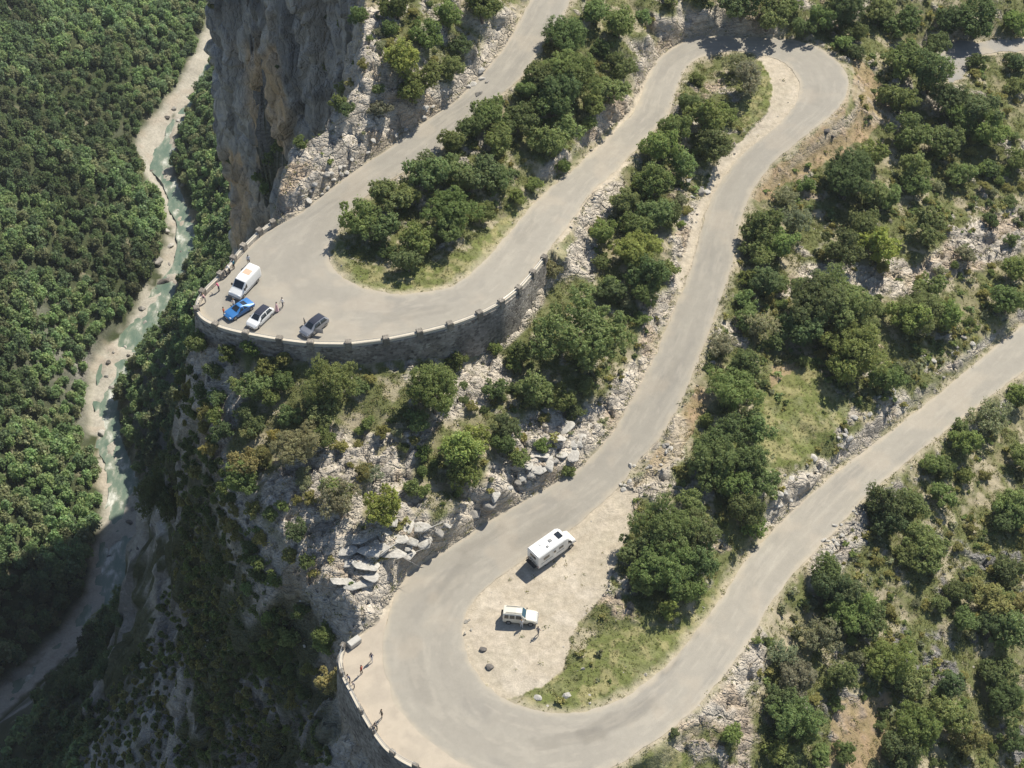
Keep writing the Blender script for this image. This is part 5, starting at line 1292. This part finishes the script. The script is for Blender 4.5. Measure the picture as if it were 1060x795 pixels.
# white motorhome
loc, rz = spot((553,586), (590,560)); r = root_of('motorhome', loc, 'white motorhome parked on the edge of the gravel lay-by', 'motorhome', None, rz)
h, w_ = 3.2, 1.12
B = Body([(-h,1.08,.5,1.1,1.5,1.08,2.76),(-h+.06,w_,.45,w_,1.5,1.1,2.84),(h-1.9,w_,.4,w_,1.5,1.1,2.84),(h-1.55,1.06,.35,1.08,1.35,1.0,2.72),(h-1.25,1.0,.32,1.02,1.25,.9,2.35),(h-.75,.98,.32,1.0,1.1,.86,1.35),(h-.1,.92,.34,.94,.85,.8,.98),(h,.82,.38,.85,.7,.72,.75)])
B.shell(M_CREAM, r); B.top('windscreen', h-1.2, h-.78, -1, 1, M_GLASS, r); B.side('cab_window', h-1.42, h-1.38, h-.85, h-1.2, M_GLASS, r, f0=.05, f1=.55)
blk('skylight', r, (.75, 1.0, .07), (h-2.2, 0, 2.86), M_GLASS, .02); blk('roof_hatch', r, (.45, .45, .1), (-.35, .05, 2.88), M_GREY, .03); blk('roof_vent', r, (.3, .3, .1), (-1.2, -.45, 2.88), M_GREY, .03); blk('roof_hatch', r, (.45, .45, .08), (-1.6, .35, 2.87), M_CREAM, .03)
for sy in (1, -1):
    blk('side_window', r, (.95, .03, .5), (-1.9, sy*(w_ + .005), 1.85), M_GLASS, .01); blk('side_window', r, (.7, .03, .42), (.55, sy*(w_ + .005), 1.85), M_GLASS, .01)
    blk('mirror', r, (.16, .3, .4), (h-1.05, sy*1.12, 1.5), M_BLACK); blk('headlight', r, (.3, .26, .2), (h-.22, sy*.72, .85), M_LAMP); blk('tail_light', r, (.05, .16, .4), (-h, sy*.98, .8), M_RED)
    for sx in (-h+1.35, h-1.0): wheel(r, sx, sy*(w_ - .16), .35, .24)
dd = blk('door', r, (.62, .03, 1.8), (-.55, -w_ - .005, 1.45), M_WHITE, .01); blk('window', dd, (.36, .03, .45), (-.55, -w_ - .02, 1.9), M_GLASS, .01)
blk('rear_window', r, (.03, 1.1, .5), (-h - .002, 0, 2.1), M_GLASS, .01); blk('stripe', r, (3.9, .012, .1), (-.9, -w_ - .004, 1.2), M_GREY, .004)
rk = blk('bike_rack', r, (.5, 1.7, .06), (-h - .3, 0, .8), M_BLACK, .01)
bm = bmesh.new()
for ox in (-.15, -.4):
    for sy in (-.5, .5):
        c = [Vector((-h + ox, sy + .33*math.cos(t), 1.15 + .33*math.sin(t))) for t in np.linspace(0, 6.2832, 17)]; tube(bm, c, [.03]*17, 5)
    tube(bm, [Vector((-h + ox, -.5, 1.15)), Vector((-h + ox, -.1, 1.6)), Vector((-h + ox, .4, 1.6)), Vector((-h + ox, .5, 1.15))], [.025]*4, 5)
    tube(bm, [Vector((-h + ox, -.1, 1.6)), Vector((-h + ox, .05, 1.12)), Vector((-h + ox, .4, 1.6))], [.025]*3, 5)
bm_obj('bicycles', bm, M_BLACK, rk)
blk('bumper', r, (.15, 1.9, .22), (h - .02, 0, .48), M_GREY); settle(r, 6.4)
# ------------------------------------------------------------------ people
SKIN = plain('skin', (.50, .32, .22), .6)
CLO = {}
def cloth(c):
    if c not in CLO: CLO[c] = plain('cloth', c, .85, noise=.12, nscale=6)
    return CLO[c]
def person(px, py, label, top, legs, hair, heading=0.0, pose='stand', dress=None, h=1.72, zoff=0.0, bag=None):
    J = {}; V = []; R = []; E = []; TAGS = []
    def j(n, p, r, t, par=None):
        J[n] = len(V); V.append(p); R.append(r); TAGS.append(t)
        if par: E.append((J[par], J[n]))
    lean = .22 if pose == 'lean' else 0.0; st = .17 if pose == 'walk' else .05
    sit = pose == 'sit'; hz = .55 if sit else .93
    j('pel', (0, 0, hz), (.155, .115), 'l'); j('wai', (lean*.3, 0, hz+.17), (.135, .10), 't', 'pel'); j('che', (lean*.7, 0, hz+.37), (.17, .115), 't', 'wai'); j('shc', (lean, 0, hz+.50), (.12, .09), 't', 'che')
    j('nec', (lean*1.1, 0, hz+.585), (.055, .055), 's', 'shc'); j('jaw', (lean*1.15+.012, 0, hz+.66), (.075, .085), 's', 'nec'); j('hea', (lean*1.15+.005, 0, hz+.755), (.082, .10), 's', 'jaw'); j('cro', (lean*1.15-.01, 0, hz+.83), (.055, .065), 's', 'hea')
    j('nos', (lean*1.15+.095, 0, hz+.70), (.014, .014), 's', 'jaw')
    for s, n in ((1, 'L'), (-1, 'R')):
        fx = st*s
        j('hip'+n, (0, .095*s, hz-.04), (.10, .095), 'l', 'pel')
        if sit: kn, an, to = (.42, .11*s, hz), (.44, .11*s, hz-.43), (.58, .11*s, hz-.47)
        else: kn, an, to = (fx*.6+.02, .10*s, .49), (fx*1.1-.03, .10*s, .09), (fx*1.1+.13, .115*s, .035)
        j('kne'+n, kn, (.062, .066), 'l', 'hip'+n); j('cal'+n, tuple(np.array(kn)*.65 + np.array(an)*.35 - np.array((.015, 0, 0))), (.058, .058), 'l', 'kne'+n); j('ank'+n, an, (.038, .04), 'l', 'cal'+n); j('toe'+n, to, (.035, .045), 'f', 'ank'+n)
        j('sho'+n, (lean, .185*s, hz+.47), (.06, .06), 't', 'shc')
        if pose == 'lean': el, ha = (lean+.12, .25*s, hz+.20), (lean+.34, .20*s, hz+.12)
        elif pose == 'photo': el, ha = (.12, .26*s, hz+.26), (.30, .08*s, hz+.52)
        elif sit: el, ha = (.10, .24*s, hz+.20), (.32, .16*s, hz+.12)
        else: el, ha = (-.03 - fx*.5, .235*s, hz+.18), (.07 - fx*.9, .245*s, hz-.07)
        j('elb'+n, el, (.044, .044), 't', 'sho'+n); j('wri'+n, ha, (.028, .032), 's', 'elb'+n)
        d = np.array(ha) - np.array(el); d /= np.linalg.norm(d); sd = np.array((1.0, 0, 0)) if abs(d[0]) < .7 else np.array((0, 1.0, 0)); sd -= d*sd.dot(d); sd /= np.linalg.norm(sd)
        pm = np.array(ha) + d*.07; j('pal'+n, tuple(pm), (.018, .04), 's', 'wri'+n)
        for k, (o, l) in enumerate(((.03, .062), (.01, .075), (-.01, .07), (-.028, .055))):
            b0 = pm + d*.035 + sd*o; cur = np.cross(d, sd)*(.02*s)
            j(f'f{k}a'+n, tuple(b0), (.0095, .0095), 's', 'pal'+n); j(f'f{k}b'+n, tuple(b0 + d*l*.55 + cur*.4), (.0085, .0085), 's', f'f{k}a'+n); j(f'f{k}c'+n, tuple(b0 + d*l*.95 + cur*1.3), (.007, .007), 's', f'f{k}b'+n)
        j('tha'+n, tuple(np.array(ha) + d*.035 + sd*.045), (.011, .011), 's', 'wri'+n); j('thb'+n, tuple(np.array(ha) + d*.075 + sd*.066), (.009, .009), 's', 'tha'+n)
    me = bpy.data.meshes.new('person'); me.from_pydata(V, E, [])
    o = bpy.data.objects.new('person', me); COL.objects.link(o)
    md = o.modifiers.new('skin', 'SKIN'); md.use_smooth_shade = True
    for v, r in zip(me.skin_vertices[0].data, R): v.radius = r
    me.skin_vertices[0].data[0].use_root = True
    sb = o.modifiers.new('sub', 'SUBSURF'); sb.levels = 1; sb.render_levels = 1
    dg = bpy.context.evaluated_depsgraph_get(); body = bpy.data.meshes.new_from_object(o.evaluated_get(dg))
    bpy.data.objects.remove(o); body.name = 'person'; body.materials.clear()
    for m_ in (SKIN, cloth(top), cloth(legs), cloth((.06, .05, .045))): body.materials.append(m_)
    co_ = np.zeros(len(body.vertices)*3); body.vertices.foreach_get('co', co_); co_ = co_.reshape(-1, 3)
    VA = np.array(V); tid = {'s': 0, 't': 1, 'l': 2, 'f': 3}; ta = np.array([tid[t] for t in TAGS]); ra_ = np.array([max(r) for r in R])
    mids = [((VA[a] + VA[b])/2, ta[b] if ta[b] != 0 else ta[a] if TAGS[b] != 's' else 0) for a, b in E]
    PP = np.vstack([VA, [m_[0] for m_ in mids]]); TT = np.r_[ta, [m_[1] for m_ in mids]]
    mi = []
    for p in body.polygons:
        c = co_[list(p.vertices)].mean(0); mi.append(TT[np.argmin(((PP - c)**2).sum(1))])
    body.polygons.foreach_set('material_index', np.array(mi, np.int32))
    g = hit(px, py)
    rr = RZ[np.clip(np.searchsorted(YS, g.y), 0, NY-1), np.clip(np.searchsorted(XS, g.x), 0, NX-1)]
    if not np.isnan(rr): g.z = float(rr)
    s = h/1.78
    o = obj('person', body, None, g + Vector((0, 0, zoff)), label=label, category='person'); o.scale = (s, s, s); o.rotation_euler.z = heading
    bm = bmesh.new(); hx = lean*1.15
    bmesh.ops.create_uvsphere(bm, u_segments=14, v_segments=9, radius=1, matrix=Matrix.Translation((hx - .022, 0, hz + .775)) @ Matrix.Diagonal((.098, .10, .105, 1)))
    bmesh.ops.delete(bm, geom=[v for v in bm.verts if v.co.x > hx + .035 and v.co.z < hz + .79], context='VERTS')
    bm_obj('hair', bm, cloth(hair), o, True)
    bm = bmesh.new()
    for sy in (.035, -.035): bmesh.ops.create_uvsphere(bm, u_segments=8, v_segments=6, radius=.012, matrix=Matrix.Translation((hx + .082, sy, hz + .735)))
    bm_obj('eyes', bm, cloth((.03, .03, .03)), o)
    if dress:
        bm = bmesh.new(); ring = []
        for z, rx, ry in ((hz+.18, .15, .165), (hz, .19, .21), (.6, .23, .25), (.18, .30, .32)):
            ring.append([bm.verts.new((rx*math.cos(t), ry*math.sin(t), z)) for t in np.linspace(0, 6.2832, 17)[:-1]])
        for a, b in zip(ring, ring[1:]):
            for k in range(16): bm.faces.new((a[k], a[(k+1) % 16], b[(k+1) % 16], b[k]))
        bm_obj('skirt', bm, cloth(dress), o, True)
    if bag:
        bm = bmesh.new(); box_bm(bm, (.16, .30, .42), Matrix.Translation((lean*.7 - .2, 0, hz + .30)), .05)
        b = bm_obj('backpack', bm, cloth(bag), None, True, label='small ' + ('dark' if sum(bag) < .3 else 'light') + ' backpack worn by ' + label.split(',')[0][:60], category='backpack'); b.location = o.location; b.rotation_euler = o.rotation_euler; b.scale = o.scale
    return o
BLK, WHT, NAV, BRN, BLO, RED, PNK, GRY = (.03, .03, .035), (.72, .71, .69), (.03, .04, .10), (.05, .03, .02), (.30, .20, .10), (.50, .06, .04), (.60, .12, .22), (.30, .33, .38)
A_ = math.radians
person(238, 284, 'person in a white top leaning on the pale parapet near the van', WHT, BLK, BRN, A_(165), 'lean')
person(242.5, 280, 'person in a teal top standing by the pale parapet beside someone in white', (.04, .22, .30), BLK, BLK, A_(160), 'stand')
person(258, 275.5, 'person in a pale grey-blue jacket standing alone behind the van', (.38, .44, .52), (.05, .05, .06), BLK, A_(100), 'walk')
person(227, 302, 'person in a pink-red top leaning on the parapet left of the van', PNK, (.08, .08, .1), BRN, A_(170), 'lean')
person(213, 314, 'person in a pale pink top at the parapet corner', (.62, .38, .36), (.3, .28, .26), BLO, A_(190), 'lean')
person(232.5, 329, 'person in an orange-red top and dark trousers beside the blue car', (.60, .13, .05), (.05, .045, .05), BRN, A_(20), 'stand')
person(242.5, 320.5, 'person in a white top between the van and the blue car', WHT, (.55, .53, .5), BLO, A_(250), 'photo')
person(287, 323, 'person in a long pale pink dress, dark hair, right of the white hatchback', (.68, .45, .47), (.68, .45, .47), BLK, A_(200), 'stand', (.68, .45, .47), 1.66)
person(293, 319.5, 'person in a white shirt and dark shorts beside the pink dress', WHT, (.10, .10, .12), BLK, A_(230), 'walk')
person(540, 651, 'person in pale grey clothes at the door of the beige car', (.52, .53, .55), (.42, .43, .46), BLO, A_(95), 'stand')
person(557, 658, 'person in dark clothes walking in front of the beige car', (.12, .13, .16), (.15, .15, .16), BRN, A_(60), 'walk')
person(385, 686, 'person in a navy top and white trousers on the lower terrace', NAV, (.68, .67, .66), BLK, A_(80), 'walk')
person(374.5, 698, 'person in a red top and dark trousers on the lower terrace', RED, (.10, .06, .05), BRN, A_(150), 'stand')
person(362.5, 708, 'person in dark blue at the thin rail of the lower terrace', (.07, .08, .14), (.06, .06, .08), BRN, A_(200), 'lean')
person(367, 713, 'person in grey crouched close to the terrace rail beside someone in blue', (.22, .20, .22), (.10, .09, .10), BLK, A_(200), 'lean', None, 1.45)
person(395.5, 745, 'person in brown standing at the lower end of the terrace', (.14, .12, .09), (.09, .08, .07), BRN, A_(215), 'stand')
person(390.5, 757, 'person in black leaning over the low terrace parapet', (.05, .05, .055), (.09, .08, .08), BLK, A_(200), 'lean')
person(235, 287.5, 'person in black crouched by the pale parapet in front of someone in white', BLK, (.07, .07, .08), BRN, A_(170), 'lean', None, 1.5)
person(206.5, 320, 'person in pale clothes standing at the outermost parapet corner', (.62, .56, .48), (.34, .31, .28), BRN, A_(190), 'stand')
# ------------------------------------------------------------------ camera, sky and sun
cam = bpy.data.cameras.new('camera'); co = bpy.data.objects.new('camera', cam); COL.objects.link(co)
co.location = (0, 0, HC); co.rotation_euler = (math.radians(45), 0, 0)
cam.sensor_width = 36; cam.lens = 36*FPX/1060; cam.clip_start = 1; cam.clip_end = 6000
SC.camera = co
w = bpy.data.worlds.new('World'); SC.world = w; w.use_nodes = True
nt = w.node_tree; sky = nt.nodes.new('ShaderNodeTexSky'); sky.sky_type = 'NISHITA'; sky.sun_disc = False
SUN_EL = math.radians(51); saz = math.atan2(.66, .75)          # clockwise from +Y
sky.sun_elevation = SUN_EL; sky.sun_rotation = saz; sky.altitude = 800
bg = nt.nodes['Background']; bg.inputs['Strength'].default_value = .085
nt.links.new(sky.outputs[0], bg.inputs['Color'])
sd = bpy.data.lights.new('sun', 'SUN'); sd.energy = 4.7; sd.angle = math.radians(.5); sd.color = (1, .94, .82)
so = bpy.data.objects.new('sun', sd); COL.objects.link(so)
d = Vector((math.sin(saz)*math.cos(SUN_EL), math.cos(saz)*math.cos(SUN_EL), math.sin(SUN_EL)))
so.rotation_euler = d.to_track_quat('Z', 'Y').to_euler(); so.location = (60, 300, 200)
vs = SC.view_settings; SC.display_settings.display_device = 'sRGB'
vs.view_transform = 'Standard'; vs.look = 'None'; vs.exposure = 0.5; vs.gamma = 1; vs.use_curve_mapping = False
SC.cycles.max_bounces = 6; SC.cycles.diffuse_bounces = 3; SC.cycles.transparent_max_bounces = 8
SC.render.engine = 'CYCLES'; SC.cycles.use_denoising = True

# the summer air in the gorge
hz = bpy.data.materials.new('haze'); hz.use_nodes = True; nt = hz.node_tree
for n in list(nt.nodes):
    if n.type == 'BSDF_PRINCIPLED': nt.nodes.remove(n)
pv = nt.nodes.new('ShaderNodeVolumePrincipled'); pv.inputs['Color'].default_value = (.86, .93, 1, 1); pv.inputs['Density'].default_value = .00007; pv.inputs['Anisotropy'].default_value = .2
nt.links.new(pv.outputs[0], nt.nodes['Material Output'].inputs['Volume'])
bm = bmesh.new(); bmesh.ops.create_cube(bm, size=1, matrix=Matrix.Translation((-50, 450, -40)) @ Matrix.Diagonal((620, 1000, 460, 1)))
bm_obj('haze', bm, hz, None, kind='stuff')
SC.cycles.volume_bounces = 0
